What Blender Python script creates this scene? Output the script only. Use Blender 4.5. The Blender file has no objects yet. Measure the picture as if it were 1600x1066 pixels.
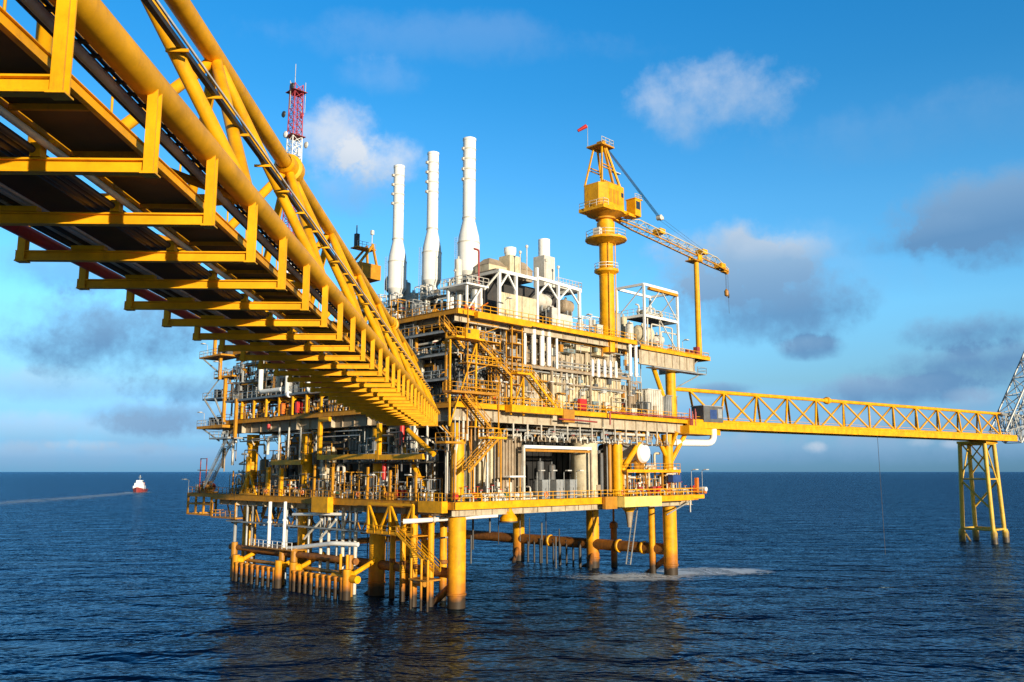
import bpy, bmesh, math, random
from mathutils import Vector, Matrix
R = math.radians
sc = bpy.context.scene
COL = sc.collection

# ------------------------------------------------------------------ camera
FPX = 1340.0; PITCH = math.atan(204/FPX); EYE = 18.0
cam_d = bpy.data.cameras.new('camera'); cam = bpy.data.objects.new('camera', cam_d); COL.objects.link(cam)
cam_d.sensor_width = 36.0; cam_d.lens = 36*FPX/1600; cam_d.clip_start = 0.1; cam_d.clip_end = 90000
cam.location = (0, 0, EYE); cam.rotation_euler = (R(90)+PITCH, 0, 0)
sc.camera = cam

# ------------------------------------------------------------------ light
SUN_AZ, SUN_EL = R(147), R(8)          # clockwise from +Y
sd = Vector((math.sin(SUN_AZ)*math.cos(SUN_EL), math.cos(SUN_AZ)*math.cos(SUN_EL), math.sin(SUN_EL)))
sl = bpy.data.lights.new('sun', 'SUN'); sl.energy = 5.0; sl.angle = R(0.5); sl.color = (1.0, 0.86, 0.66)
so = bpy.data.objects.new('sun', sl); COL.objects.link(so); so.rotation_euler = sd.to_track_quat('Z', 'Y').to_euler()
sc.view_settings.view_transform = 'Standard'; sc.view_settings.look = 'None'
sc.view_settings.gamma = 1.0; sc.view_settings.exposure = 0.35

def px_dir(px, py):
    u = (px-800)/FPX; v = (py-533)/FPX; c, s = math.cos(PITCH), math.sin(PITCH)
    return Vector((u, c+v*s, s-v*c)).normalized()

world = bpy.data.worlds.new('World'); sc.world = world; world.use_nodes = True
wt = world.node_tree; wt.nodes.clear()
def wn(t, **kw):
    n = wt.nodes.new(t)
    for k, v in kw.items(): setattr(n, k, v)
    return n
def wl(a, b): wt.links.new(a, b)
def wmath(op, a, b=None, clamp=False):
    n = wn('ShaderNodeMath', operation=op, use_clamp=clamp)
    for i, v in enumerate((a, b)):
        if v is None: continue
        if isinstance(v, (int, float)): n.inputs[i].default_value = v
        else: wl(v, n.inputs[i])
    return n.outputs[0]
sky = wn('ShaderNodeTexSky', sky_type='NISHITA', sun_disc=False)
sky.sun_elevation = SUN_EL; sky.sun_rotation = SUN_AZ; sky.altitude = 0; sky.air_density = 1.0; sky.dust_density = 0.25; sky.ozone_density = 2.2
hs = wn('ShaderNodeHueSaturation'); hs.inputs['Saturation'].default_value = 1.22; hs.inputs['Value'].default_value = 1.0
wl(sky.outputs[0], hs.inputs['Color'])
tc = wn('ShaderNodeTexCoord'); D = tc.outputs['Generated']
sep = wn('ShaderNodeSeparateXYZ'); wl(D, sep.inputs[0])
# the sky's own height gradient (haze towards the horizon), as tint
ramp = wn('ShaderNodeValToRGB'); wl(sep.outputs[2], ramp.inputs[0])
SKY_RAMP = [(0.0, (.24, .72, 3.5)), (.017, (.265, .67, 2.75)), (.035, (.37, .81, 2.3)), (.10, (.76, 1.05, 1.48)), (.178, (1.2, 1.75, 2.1)), (.296, (1.05, 1.78, 2.12)), (.416, (.58, 1.65, 2.08)), (.5, (.42, 1.66, 2.16)), (.64, (.33, 1.3, 1.7)), (1.0, (.14, .55, .8))]
er = ramp.color_ramp.elements
er[0].position, er[0].color = SKY_RAMP[0][0], (*SKY_RAMP[0][1], 1)
er[1].position, er[1].color = 1.0, (*SKY_RAMP[-1][1], 1)
for p, c in SKY_RAMP[1:-1]:
    e = er.new(p); e.color = (*c, 1)
tint = wn('ShaderNodeMix', data_type='RGBA', blend_type='MULTIPLY'); tint.inputs[0].default_value = 1.0
back = wn('ShaderNodeMapRange', interpolation_type='SMOOTHSTEP'); wl(sep.outputs[1], back.inputs[0])      # the half of the sky round the sun is warmer
back.inputs[1].default_value = .25; back.inputs[2].default_value = -.45
tb = wn('ShaderNodeMix', data_type='RGBA'); wl(back.outputs[0], tb.inputs[0]); wl(ramp.outputs[0], tb.inputs[6]); tb.inputs[7].default_value = (.80, .80, .72, 1)
wl(hs.outputs[0], tint.inputs[6]); wl(tb.outputs[2], tint.inputs[7])
nz = wn('ShaderNodeTexNoise'); nz.inputs['Scale'].default_value = 9; nz.inputs['Detail'].default_value = 8; nz.inputs['Roughness'].default_value = 0.62
wl(D, nz.inputs['Vector'])
nz2 = wn('ShaderNodeTexNoise'); nz2.inputs['Scale'].default_value = 26; nz2.inputs['Detail'].default_value = 6; nz2.inputs['Roughness'].default_value = 0.6
wl(D, nz2.inputs['Vector'])
n1 = wmath('MULTIPLY', wmath('SUBTRACT', nz.outputs[0], 0.5), 3.4)
n2 = wmath('MULTIPLY', wmath('SUBTRACT', nz2.outputs[0], 0.5), 1.5)
nn = wmath('ADD', n1, n2)
# px, py, half width, half height (pixels of the photo), density, whiteness (1 white, 0 grey)
CLOUDS = [(1110, 160, 125, 66, 0.5, 0.85), (520, 215, 75, 60, 0.8, 1.0), (600, 255, 80, 45, 0.8, 0.95), (560, 300, 90, 45, 0.45, 0.55), (1120, 415, 118, 62, 0.88, 0.45), (1190, 480, 159, 60, 0.7799999999999999, 0.05), (1560, 335, 165, 67, 0.9299999999999999, 0.08), (1440, 375, 94, 29, 0.6799999999999999, 0.0), (215, 525, 177, 74, 0.9299999999999999, 0.08), (1500, 518, 87, 31, 0.95, 0.05), (1540, 570, 142, 34, 0.95, -0.05), (1260, 545, 52, 19, 0.88, 0.1), (1390, 610, 153, 24, 0.95, 0.15), (1525, 622, 44, 20, 0.85, 0.6), (275, 605, 88, 29, 0.83, 0.12), (265, 652, 112, 29, 0.83, 0.2), (1135, 608, 52, 11, 0.7799999999999999, 0.1), (1600, 655, 71, 19, 0.6799999999999999, 0.3), (1275, 699, 22, 12, 0.7, 0.9), (1440, 692, 26, 9, 0.5, 0.8), (1490, 695, 24, 9, 0.5, 0.8), (130, 696, 46, 10, 0.5, 0.8), (110, 420, 90, 40, 0.5, 0.15), (600, 120, 70, 30, 0.12, 1.0), (1330, 672, 420, 30, 0.42, 0.45), (150, 676, 330, 28, 0.42, 0.6), (980, 640, 260, 26, 0.3, 0.5), (90, 600, 150, 26, 0.4, 0.6), (1250, 430, 260, 80, 0.16, 0.6), (700, 60, 300, 40, 0.1, 0.9), (1450, 200, 260, 50, 0.12, 0.5), (1340, 700, 520, 26, 0.5, 0.5), (120, 712, 300, 20, 0.45, 0.55), (1230, 400, 70, 36, 0.6, 0.6)]
mask = shade = None
for (px, py, w, h, dens, wh) in CLOUDS:
    c = px_dir(px, py); r_ = Vector((c.y, -c.x, 0)).normalized(); u_ = r_.cross(c)
    def dot(v):
        n = wn('ShaderNodeVectorMath', operation='DOT_PRODUCT'); wl(D, n.inputs[0]); n.inputs[1].default_value = v
        return n.outputs['Value']
    s = wmath('MULTIPLY', dot(r_), FPX/w); t = wmath('MULTIPLY', dot(u_), FPX/h)
    f = dot(c)
    d2 = wmath('ADD', wmath('MULTIPLY', s, s), wmath('MULTIPLY', t, t))
    q = wmath('ADD', wmath('SUBTRACT', 1.34 if wh < .3 and px > 1000 else 1.15, d2), nn)
    q = wmath('MULTIPLY', q, wmath('GREATER_THAN', f, 0.5))
    q = wmath('SUBTRACT', q, wmath('MAXIMUM', wmath('SUBTRACT', d2, 1.6), 0.0))
    mr = wn('ShaderNodeMapRange', interpolation_type='SMOOTHSTEP', clamp=True); wl(q, mr.inputs[0])
    mr.inputs[1].default_value = 0.0; mr.inputs[2].default_value = 1.5; mr.inputs[3].default_value = 0; mr.inputs[4].default_value = dens
    m = mr.outputs[0]
    sh = wmath('MULTIPLY', m, wmath('ADD', wmath('ADD', wmath('MULTIPLY', t, 0.33), wmath('MULTIPLY', s, -0.08)), wh))
    if mask is None: mask, shade = m, sh
    else:
        shade = wmath('ADD', shade, sh); mask = wmath('ADD', mask, m)
whit = wmath('DIVIDE', shade, wmath('MAXIMUM', mask, 0.001), True)
mask = wmath('MINIMUM', mask, 0.93)
cr = wn('ShaderNodeValToRGB'); wl(whit, cr.inputs[0])
cr.color_ramp.elements[0].color = (.95, 2.1, 3.8, 1); cr.color_ramp.elements[1].color = (5.6, 5.9, 6.3, 1)
e = cr.color_ramp.elements.new(0.5); e.color = (2.1, 3.35, 4.9, 1)
mixc = wn('ShaderNodeMix', data_type='RGBA'); wl(mask, mixc.inputs[0]); wl(tint.outputs[2], mixc.inputs[6]); wl(cr.outputs[0], mixc.inputs[7])
bg = wn('ShaderNodeBackground'); bg.inputs[1].default_value = 0.11; wl(mixc.outputs[2], bg.inputs[0])
wo = wn('ShaderNodeOutputWorld'); wl(bg.outputs[0], wo.inputs[0])

# ------------------------------------------------------------------ platform grid: a runs along the sunlit side, b along the shaded side
BR = R(44); YAW = R(46)
E1 = Vector((math.sin(BR), math.cos(BR), 0)); E2 = Vector((-E1.y, E1.x, 0)); N0 = Vector((-7.44, 118.6, 0))
def W(a, b, z): return N0+E1*a+E2*b+Vector((0, 0, z))
def ab(p):
    d = p-N0; return d.dot(E1), d.dot(E2)
EYEV = Vector((0, 0, EYE))
def onB(px, py, b):
    """point of the plane b = const (parallel to the sunlit side) -> (a, z)"""
    r = px_dir(px, py); t = (b+N0.dot(E2))/r.dot(E2); p = EYEV+r*t; return ab(p)[0], p.z
def onA(px, py, a):
    r = px_dir(px, py); t = (a+N0.dot(E1))/r.dot(E1); p = EYEV+r*t; return ab(p)[1], p.z
def onZ(px, py, z):
    r = px_dir(px, py); p = EYEV+r*((z-EYE)/r.z); return ab(p)

# ------------------------------------------------------------------ materials
MATS = {}
def mat(name, base, rough=.5, metal=0., var=.18, dirt=None, dirt_amt=.35, dirt_scale=.8, splash=None, spec=.5, fine=6.0, streak=True):
    m = bpy.data.materials.new(name); m.use_nodes = True; nt = m.node_tree; b = nt.nodes['Principled BSDF']
    b.inputs['Roughness'].default_value = rough; b.inputs['Metallic'].default_value = metal; b.inputs['Specular IOR Level'].default_value = spec
    def nd(t): return nt.nodes.new(t)
    g = nd('ShaderNodeNewGeometry'); pos = g.outputs['Position']
    n = nd('ShaderNodeTexNoise'); n.inputs['Scale'].default_value = fine*.12; n.inputs['Detail'].default_value = 7; n.inputs['Roughness'].default_value = .7
    nt.links.new(pos, n.inputs['Vector'])
    mx = nd('ShaderNodeMix'); mx.data_type = 'RGBA'
    mx.inputs[6].default_value = (*[max(0, c*(1-var*1.6)) for c in base], 1); mx.inputs[7].default_value = (*[min(1, c*(1+var*.55)) for c in base], 1)
    rp = nd('ShaderNodeMapRange'); rp.inputs[1].default_value = .32; rp.inputs[2].default_value = .62
    nt.links.new(n.outputs[0], rp.inputs[0]); nt.links.new(rp.outputs[0], mx.inputs[0]); out = mx.outputs[2]
    if dirt:
        mp = nd('ShaderNodeMapping'); mp.inputs['Scale'].default_value = (2.2, 2.2, .55) if streak else (1, 1, 1); nt.links.new(pos, mp.inputs[0])
        n2 = nd('ShaderNodeTexNoise'); n2.inputs['Scale'].default_value = dirt_scale; n2.inputs['Detail'].default_value = 9; n2.inputs['Roughness'].default_value = .72
        nt.links.new(mp.outputs[0], n2.inputs['Vector'])
        r2 = nd('ShaderNodeMapRange'); r2.interpolation_type = 'SMOOTHSTEP'; r2.inputs[1].default_value = .62-.18*dirt_amt; r2.inputs[2].default_value = .80-.1*dirt_amt; r2.inputs[4].default_value = min(1, .45+dirt_amt)
        nt.links.new(n2.outputs[0], r2.inputs[0])
        m2 = nd('ShaderNodeMix'); m2.data_type = 'RGBA'; nt.links.new(r2.outputs[0], m2.inputs[0]); nt.links.new(out, m2.inputs[6]); m2.inputs[7].default_value = (*dirt, 1); out = m2.outputs[2]
    if splash:
        sp = nd('ShaderNodeSeparateXYZ'); nt.links.new(pos, sp.inputs[0])
        n3 = nd('ShaderNodeTexNoise'); n3.inputs['Scale'].default_value = .5; n3.inputs['Detail'].default_value = 6; nt.links.new(pos, n3.inputs['Vector'])
        for (z0, z1, colr) in splash:
            ad = nd('ShaderNodeMath'); ad.operation = 'MULTIPLY_ADD'; nt.links.new(n3.outputs[0], ad.inputs[0]); ad.inputs[1].default_value = -(z1-z0)*2.2; nt.links.new(sp.outputs[2], ad.inputs[2])
            r3 = nd('ShaderNodeMapRange'); r3.inputs[1].default_value = z0-(z1-z0)*1.1; r3.inputs[2].default_value = z1-(z1-z0)*1.1; r3.inputs[3].default_value = 1; r3.inputs[4].default_value = 0
            nt.links.new(ad.outputs[0], r3.inputs[0])
            m3 = nd('ShaderNodeMix'); m3.data_type = 'RGBA'; nt.links.new(r3.outputs[0], m3.inputs[0]); nt.links.new(out, m3.inputs[6]); m3.inputs[7].default_value = (*colr, 1); out = m3.outputs[2]
    nt.links.new(out, b.inputs['Base Color'])
    rr = nd('ShaderNodeMapRange'); rr.inputs[3].default_value = max(.05, rough-.12); rr.inputs[4].default_value = min(1, rough+.15); nt.links.new(n.outputs[0], rr.inputs[0]); nt.links.new(rr.outputs[0], b.inputs['Roughness'])
    MATS[name] = m; return m
RUST = (.17, .06, .02)
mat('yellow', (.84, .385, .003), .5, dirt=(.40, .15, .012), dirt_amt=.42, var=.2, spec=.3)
mat('bridge_yellow', (.82, .38, .003), .5, dirt=(.50, .20, .012), dirt_amt=.45, var=.18, spec=.3)
mat('bridge_floor', (.17, .10, .03), .75, dirt=(.2, .1, .02), dirt_amt=.5)
mat('mast_red', (.46, .05, .07), .5)
mat('old_yellow', (.58, .255, .012), .6, spec=.3, dirt=(.20, .10, .03), dirt_amt=.6)  # weathered paint; its browner base also carries warm shade on shaded-side beams
mat('pale_yellow', (.80, .66, .18), .5, dirt=(.6, .4, .06), dirt_amt=.2)
mat('leg_yellow', (.82, .37, .006), .55, spec=.3, dirt=(.45, .16, .02), dirt_amt=.5, splash=[(2.4, 5.2, (.46, .16, .01)), (1.2, 2.2, (.045, .03, .018))])
mat('brace_rust', (.31, .11, .012), .65, dirt=(.12, .045, .015), dirt_amt=.8, var=.3, splash=[(.2, 1.8, (.03, .025, .02))])
mat('far_yellow', (.74, .46, .05), .5, dirt=(.4, .2, .03), dirt_amt=.4, splash=[(.4, 3.5, (.06, .05, .04))])
mat('orange_brown', (.46, .20, .015), .5, dirt=(.25, .09, .01), dirt_amt=.4)
mat('white', (.86, .85, .81), .45, dirt=(.55, .46, .34), dirt_amt=.1, var=.05)
mat('off_white', (.64, .60, .52), .5, dirt=(.33, .22, .12), dirt_amt=.45)
mat('cream', (.64, .55, .37), .55, dirt=(.36, .23, .11), dirt_amt=.6)
mat('beige', (.50, .42, .30), .6, dirt=(.26, .17, .09), dirt_amt=.7)
mat('tan', (.36, .28, .19), .6, dirt=(.24, .14, .07), dirt_amt=.6)
mat('galv', (.42, .43, .42), .45, metal=.35, dirt=(.24, .19, .14), dirt_amt=.5)
mat('grey', (.30, .31, .31), .5, dirt=(.16, .12, .09), dirt_amt=.5)
mat('dark', (.045, .043, .042), .55, dirt=(.09, .06, .035), dirt_amt=.6)
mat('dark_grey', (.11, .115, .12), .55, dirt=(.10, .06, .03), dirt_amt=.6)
mat('slate', (.15, .18, .21), .5, dirt=(.20, .15, .10), dirt_amt=.4)
mat('grating', (.055, .048, .035), .7, dirt=(.14, .08, .03), dirt_amt=.5)
mat('red', (.62, .03, .025), .4, dirt=(.30, .03, .02), dirt_amt=.3)
mat('dull_red', (.34, .05, .04), .5, dirt=(.18, .05, .03), dirt_amt=.5)
mat('orange', (.80, .19, .02), .45)
mat('blue', (.03, .07, .22), .4)
mat('green', (.05, .22, .12), .5)
mat('glass', (.02, .03, .04), .08, spec=.8)
mat('cable', (.05, .05, .055), .6)
mat('black', (.018, .018, .018), .5)
mat('teal_grey', (.20, .27, .28), .5, dirt=(.2, .14, .08), dirt_amt=.5)
mat('concrete_pale', (.58, .56, .52), .6)

# ------------------------------------------------------------------ mesh builder
class MB:
    def __init__(s): s.v = []; s.f = []; s.sm = []
    def add(s, vs, fs, smooth=False):
        o = len(s.v); s.v += [tuple(v) for v in vs]
        for f in fs: s.f.append(tuple(i+o for i in f)); s.sm.append(smooth)
        return s
    def box(s, x0, y0, z0, x1, y1, z1):
        if x0 > x1: x0, x1 = x1, x0
        if y0 > y1: y0, y1 = y1, y0
        if z0 > z1: z0, z1 = z1, z0
        return s.add([(x0, y0, z0), (x1, y0, z0), (x1, y1, z0), (x0, y1, z0), (x0, y0, z1), (x1, y0, z1), (x1, y1, z1), (x0, y1, z1)],
                     [(0, 3, 2, 1), (4, 5, 6, 7), (0, 1, 5, 4), (1, 2, 6, 5), (2, 3, 7, 6), (3, 0, 4, 7)])
    def cbox(s, x, y, z, w, d, h): return s.box(x-w/2, y-d/2, z, x+w/2, y+d/2, z+h)
    def bar(s, p, q, w, h=None, up=(0, 0, 1)):
        h = h or w; p, q = Vector(p), Vector(q); d = (q-p).normalized(); up = Vector(up)
        if abs(d.dot(up)) > .97: up = Vector((1, 0, 0))
        x = d.cross(up).normalized()*(w/2); y = x.cross(d).normalized()*(h/2)
        vs = [p-x-y, p+x-y, p+x+y, p-x+y, q-x-y, q+x-y, q+x+y, q-x+y]
        return s.add(vs, [(0, 3, 2, 1), (4, 5, 6, 7), (0, 1, 5, 4), (1, 2, 6, 5), (2, 3, 7, 6), (3, 0, 4, 7)])
    def ibeam(s, p, q, w, h, t=.03, up=(0, 0, 1)):
        p, q = Vector(p), Vector(q); d = (q-p).normalized(); u = Vector(up)
        if abs(d.dot(u)) > .97: u = Vector((1, 0, 0))
        x = d.cross(u).normalized(); y = x.cross(d).normalized()
        s.bar(p+y*(h/2-t/2), q+y*(h/2-t/2), w, t, up); s.bar(p-y*(h/2-t/2), q-y*(h/2-t/2), w, t, up)
        return s.bar(p, q, t, h-2*t, up)
    def rings(s, rs, n, caps=True):
        o = len(s.v)
        for r in rs: s.v += [tuple(p) for p in r]
        for k in range(len(rs)-1):
            for i in range(n):
                j = (i+1) % n; s.f.append((o+k*n+i, o+k*n+j, o+(k+1)*n+j, o+(k+1)*n+i)); s.sm.append(True)
        if caps:
            s.add(rs[0], [tuple(reversed(range(n)))]); s.add(rs[-1], [tuple(range(n))])
        return s
    def tube(s, p, q, r, n=8, r2=None, caps=True):
        p, q = Vector(p), Vector(q); r2 = r if r2 is None else r2
        d = (q-p).normalized(); u = Vector((0, 0, 1)) if abs(d.z) < .95 else Vector((1, 0, 0))
        x = d.cross(u).normalized(); y = d.cross(x)
        cs = [(math.cos(2*math.pi*i/n), math.sin(2*math.pi*i/n)) for i in range(n)]
        return s.rings([[p+(x*c+y*t)*r for c, t in cs], [q+(x*c+y*t)*r2 for c, t in cs]], n, caps)
    def path(s, pts, r, n=8, bend=None, caps=True):
        pts = [Vector(p) for p in pts]; bend = bend if bend is not None else r*2.5
        P = [pts[0]]
        for i in range(1, len(pts)-1):
            a, b, c = pts[i-1], pts[i], pts[i+1]; d1 = (a-b); d2 = (c-b)
            k = min(bend, d1.length*.45, d2.length*.45); p1 = b+d1.normalized()*k; p2 = b+d2.normalized()*k
            for t in (0, .25, .5, .75, 1): P.append(p1*(1-t)**2+b*2*t*(1-t)+p2*t*t)
        P.append(pts[-1]); rs = []; x = None
        for i, p in enumerate(P):
            d = ((P[min(i+1, len(P)-1)]-p).normalized()+(p-P[max(i-1, 0)]).normalized()).normalized()
            if x is None:
                u = Vector((0, 0, 1)) if abs(d.z) < .95 else Vector((1, 0, 0)); x = d.cross(u).normalized()
            else: x = (x-d*x.dot(d)).normalized()
            y = d.cross(x); rs.append([p+(x*math.cos(2*math.pi*j/n)+y*math.sin(2*math.pi*j/n))*r for j in range(n)])
        return s.rings(rs, n, caps)
    def lathe(s, prof, n=20, c=(0, 0, 0), axis='z', caps=True):
        def pt(r, z, i):
            t = 2*math.pi*i/n; x, y = r*math.cos(t), r*math.sin(t)
            if axis == 'z': v = (x, y, z)
            elif axis == 'x': v = (z, x, y)
            else: v = (y, z, x)
            return (v[0]+c[0], v[1]+c[1], v[2]+c[2])
        # split at hard corners: every segment gets its own rings so cylinders stay crisp
        for k in range(len(prof)-1):
            (r0, z0), (r1, z1) = prof[k], prof[k+1]
            s.rings([[pt(r0, z0, i) for i in range(n)], [pt(r1, z1, i) for i in range(n)]], n, False)
        if caps:
            if prof[0][0] > 1e-4: s.add([pt(prof[0][0], prof[0][1], i) for i in range(n)], [tuple(reversed(range(n)))])
            if prof[-1][0] > 1e-4: s.add([pt(prof[-1][0], prof[-1][1], i) for i in range(n)], [tuple(range(n))])
        return s
    def torus(s, c, r, t, n=16, m=6, axis='z'):
        rs = []
        for i in range(n+1):
            a = 2*math.pi*i/n; ring = []
            for j in range(m):
                b = 2*math.pi*j/m; rr = r+t*math.cos(b); x, y, z = rr*math.cos(a), rr*math.sin(a), t*math.sin(b)
                v = (x, y, z) if axis == 'z' else ((z, x, y) if axis == 'x' else (y, z, x))
                ring.append((v[0]+c[0], v[1]+c[1], v[2]+c[2]))
            rs.append(ring)
        return s.rings(rs, m, False)
    def prism(s, poly, z0, z1):
        n = len(poly); vs = [(x, y, z0) for x, y in poly]+[(x, y, z1) for x, y in poly]
        return s.add(vs, [tuple(reversed(range(n))), tuple(range(n, 2*n))]+[(i, (i+1) % n, n+(i+1) % n, n+i) for i in range(n)])
    def build(s, name, m, parent=None, label=None):
        me = bpy.data.meshes.new(name); me.from_pydata(s.v, [], s.f); me.polygons.foreach_set('use_smooth', s.sm); me.update()
        bm = bmesh.new(); bm.from_mesh(me); bmesh.ops.recalc_face_normals(bm, faces=bm.faces); bm.to_mesh(me); bm.free()
        me.materials.append(MATS[m] if isinstance(m, str) else m)
        o = bpy.data.objects.new(name, me); COL.objects.link(o)
        if parent: o.parent = parent
        if label: o['label'] = label
        return o

def tag(o, label, cat, group=None, kind=None):
    if label: o['label'] = label
    if cat: o['category'] = cat
    if group: o['group'] = group
    if kind: o['kind'] = kind
    return o
def place(o, a, b, z, rot=0): o.location = W(a, b, z); o.rotation_euler = (0, 0, YAW+rot); return o
def thing(name, label, cat, a, b, z, group=None, rot=0):
    o = bpy.data.objects.new(name, None); COL.objects.link(o); o.empty_display_size = .3
    place(o, a, b, z, rot); return tag(o, label, cat, group)
def wthing(name, label, cat, loc, rz=0, group=None):
    o = bpy.data.objects.new(name, None); COL.objects.link(o); o.location = loc; o.rotation_euler = (0, 0, rz); return tag(o, label, cat, group)

# look-alikes are told apart by counting them along a side of a deck: labels are written once all stand
COUNT = {}
ORD = 'first second third fourth fifth sixth seventh eighth ninth tenth eleventh twelfth thirteenth fourteenth fifteenth sixteenth seventeenth eighteenth nineteenth twentieth'.split()
def ordinal(i):
    if i < 20: return ORD[i]
    k = i+1; return f"{k}{'th' if 10 <= k % 100 <= 20 else {1: 'st', 2: 'nd', 3: 'rd'}.get(k % 10, 'th')}"
def counted(o, desc, cat, where, key, group):
    o['category'] = cat; o['group'] = group; COUNT.setdefault((desc, where), []).append((key, o)); return o
def write_counted():
    for (desc, where), l in COUNT.items():
        l.sort(key=lambda t: t[0])
        for i, (k, o) in enumerate(l):
            w = f", {where}" if where else ''
            for lab in ((f"{desc}{w}", desc) if len(l) == 1 else (f"{ordinal(i)} {desc} from near corner{w}", f"{ordinal(i)} {desc} from near corner", f"{ordinal(i)} {desc}")):
                o['label'] = lab
                if len(lab.split()) <= 16: break
SUNNY = {'C': 'sunlit lower deck', 'M': 'sunlit middle deck', 'U': 'sunlit top deck', 'P': 'sunlit side', 'K': 'sunlit side', 'Z': 'sunlit side'}
SHADY = {'C': 'shaded lower deck', 'M': 'shaded middle deck', 'U': 'shaded top deck', 'P': 'shaded side', 'K': 'shaded side', 'Z': 'shaded mezzanine', 'Q': 'shaded upper walkway'}
# ------------------------------------------------------------------ sea
def sea():
    m = bpy.data.materials.new('sea_water'); m.use_nodes = True; nt = m.node_tree; b = nt.nodes['Principled BSDF']
    b.inputs['Base Color'].default_value = SEA_COL; b.inputs['Roughness'].default_value = .12; b.inputs['IOR'].default_value = 1.33; b.inputs['Specular IOR Level'].default_value = .5
    g = nt.nodes.new('ShaderNodeNewGeometry'); prev = None
    for (sx, sy, det, dist, rot) in ((.016, .034, 2, 1.6, .85), (.09, .15, 4, 1.2, .65), (.28, .42, 3, .22, .35)):
        mp = nt.nodes.new('ShaderNodeMapping'); mp.inputs['Scale'].default_value = (sx, sy, 1); mp.inputs['Rotation'].default_value = (0, 0, rot-.5)
        nt.links.new(g.outputs['Position'], mp.inputs[0])
        n = nt.nodes.new('ShaderNodeTexNoise'); n.inputs['Scale'].default_value = 1; n.inputs['Detail'].default_value = det; n.inputs['Roughness'].default_value = .55; n.inputs['Distortion'].default_value = .4
        nt.links.new(mp.outputs[0], n.inputs['Vector'])
        bp = nt.nodes.new('ShaderNodeBump'); bp.inputs['Strength'].default_value = 1.0; bp.inputs['Distance'].default_value = dist*SEA_BUMP
        nt.links.new(n.outputs[0], bp.inputs['Height'])
        if prev: nt.links.new(prev.outputs[0], bp.inputs['Normal'])
        prev = bp
    b.inputs['Specular IOR Level'].default_value = 0; b.inputs['Roughness'].default_value = .6
    gl = nt.nodes.new('ShaderNodeBsdfGlossy'); gl.inputs['Roughness'].default_value = .2; gl.inputs['Color'].default_value = (.52, .80, 1, 1)
    fr = nt.nodes.new('ShaderNodeFresnel'); fr.inputs['IOR'].default_value = 1.33
    cp = nt.nodes.new('ShaderNodeMapRange'); cp.inputs[1].default_value = .0; cp.inputs[2].default_value = .9; cp.inputs[3].default_value = .02; cp.inputs[4].default_value = SEA_REFL
    nt.links.new(fr.outputs[0], cp.inputs[0])
    mixs = nt.nodes.new('ShaderNodeMixShader'); nt.links.new(cp.outputs[0], mixs.inputs[0]); nt.links.new(b.outputs[0], mixs.inputs[1]); nt.links.new(gl.outputs[0], mixs.inputs[2])
    nt.links.new(mixs.outputs[0], nt.nodes['Material Output'].inputs[0])
    for nn_ in (b, gl, fr): nt.links.new(prev.outputs[0], nn_.inputs['Normal'])
    mb = MB(); rad = [0, 60, 150, 400, 1200, 4000, 15000, 60000]; n = 64; vs = [(0, 0, 0)]
    for r in rad[1:]: vs += [(r*math.cos(2*math.pi*i/n), r*math.sin(2*math.pi*i/n), 0) for i in range(n)]
    fs = [(0, 1+i, 1+(i+1) % n) for i in range(n)]
    for k in range(len(rad)-2):
        o = 1+k*n; fs += [(o+i, o+n+i, o+n+(i+1) % n, o+(i+1) % n) for i in range(n)]
    mb.add(vs, fs); o = mb.build('sea', m); o['kind'] = 'structure'
SEA_COL = (.0001, .004, .020, 1); SEA_BUMP = 3.6; SEA_REFL = .60
sea()

def foam(name, pts, seed, dens=.6, scale=.35, z=.05, soft=.26, amax=.92):
    """a low foam sheet: an uneven patch of broken white water lying on the sea"""
    m = bpy.data.materials.new(name); m.use_nodes = True; nt = m.node_tree; b = nt.nodes['Principled BSDF']
    b.inputs['Base Color'].default_value = (.86, .90, .90, 1); b.inputs['Roughness'].default_value = .7
    g = nt.nodes.new('ShaderNodeNewGeometry'); n = nt.nodes.new('ShaderNodeTexNoise'); n.inputs['Scale'].default_value = scale; n.inputs['Detail'].default_value = 8; n.inputs['Roughness'].default_value = .72; n.inputs['Distortion'].default_value = .8
    nt.links.new(g.outputs['Position'], n.inputs['Vector'])
    at = nt.nodes.new('ShaderNodeAttribute'); at.attribute_name = 'amount'
    ad = nt.nodes.new('ShaderNodeMath'); ad.operation = 'MULTIPLY_ADD'; nt.links.new(at.outputs['Fac'], ad.inputs[0]); ad.inputs[1].default_value = dens
    sb = nt.nodes.new('ShaderNodeMath'); sb.operation = 'SUBTRACT'; nt.links.new(n.outputs[0], sb.inputs[0]); sb.inputs[1].default_value = .78
    nt.links.new(sb.outputs[0], ad.inputs[2])
    mr = nt.nodes.new('ShaderNodeMapRange'); mr.interpolation_type = 'SMOOTHSTEP'; nt.links.new(ad.outputs[0], mr.inputs[0]); mr.inputs[1].default_value = 0; mr.inputs[2].default_value = soft; mr.inputs[4].default_value = amax
    nt.links.new(mr.outputs[0], b.inputs['Alpha'])
    (x0, y0, x1, y1, fn, nx, ny) = pts
    vs, am, fs = [], [], []
    for j in range(ny+1):
        for i in range(nx+1):
            s, t = i/nx, j/ny; p, a = fn(s, t); vs.append((p[0], p[1], z)); am.append(a)
    for j in range(ny):
        for i in range(nx): fs.append((j*(nx+1)+i, j*(nx+1)+i+1, (j+1)*(nx+1)+i+1, (j+1)*(nx+1)+i))
    mb = MB(); mb.add(vs, fs); o = mb.build(name, m)
    at_ = o.data.attributes.new('amount', 'FLOAT', 'POINT'); at_.data.foreach_set('value', am)
    o['kind'] = 'stuff'; return o
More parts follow.
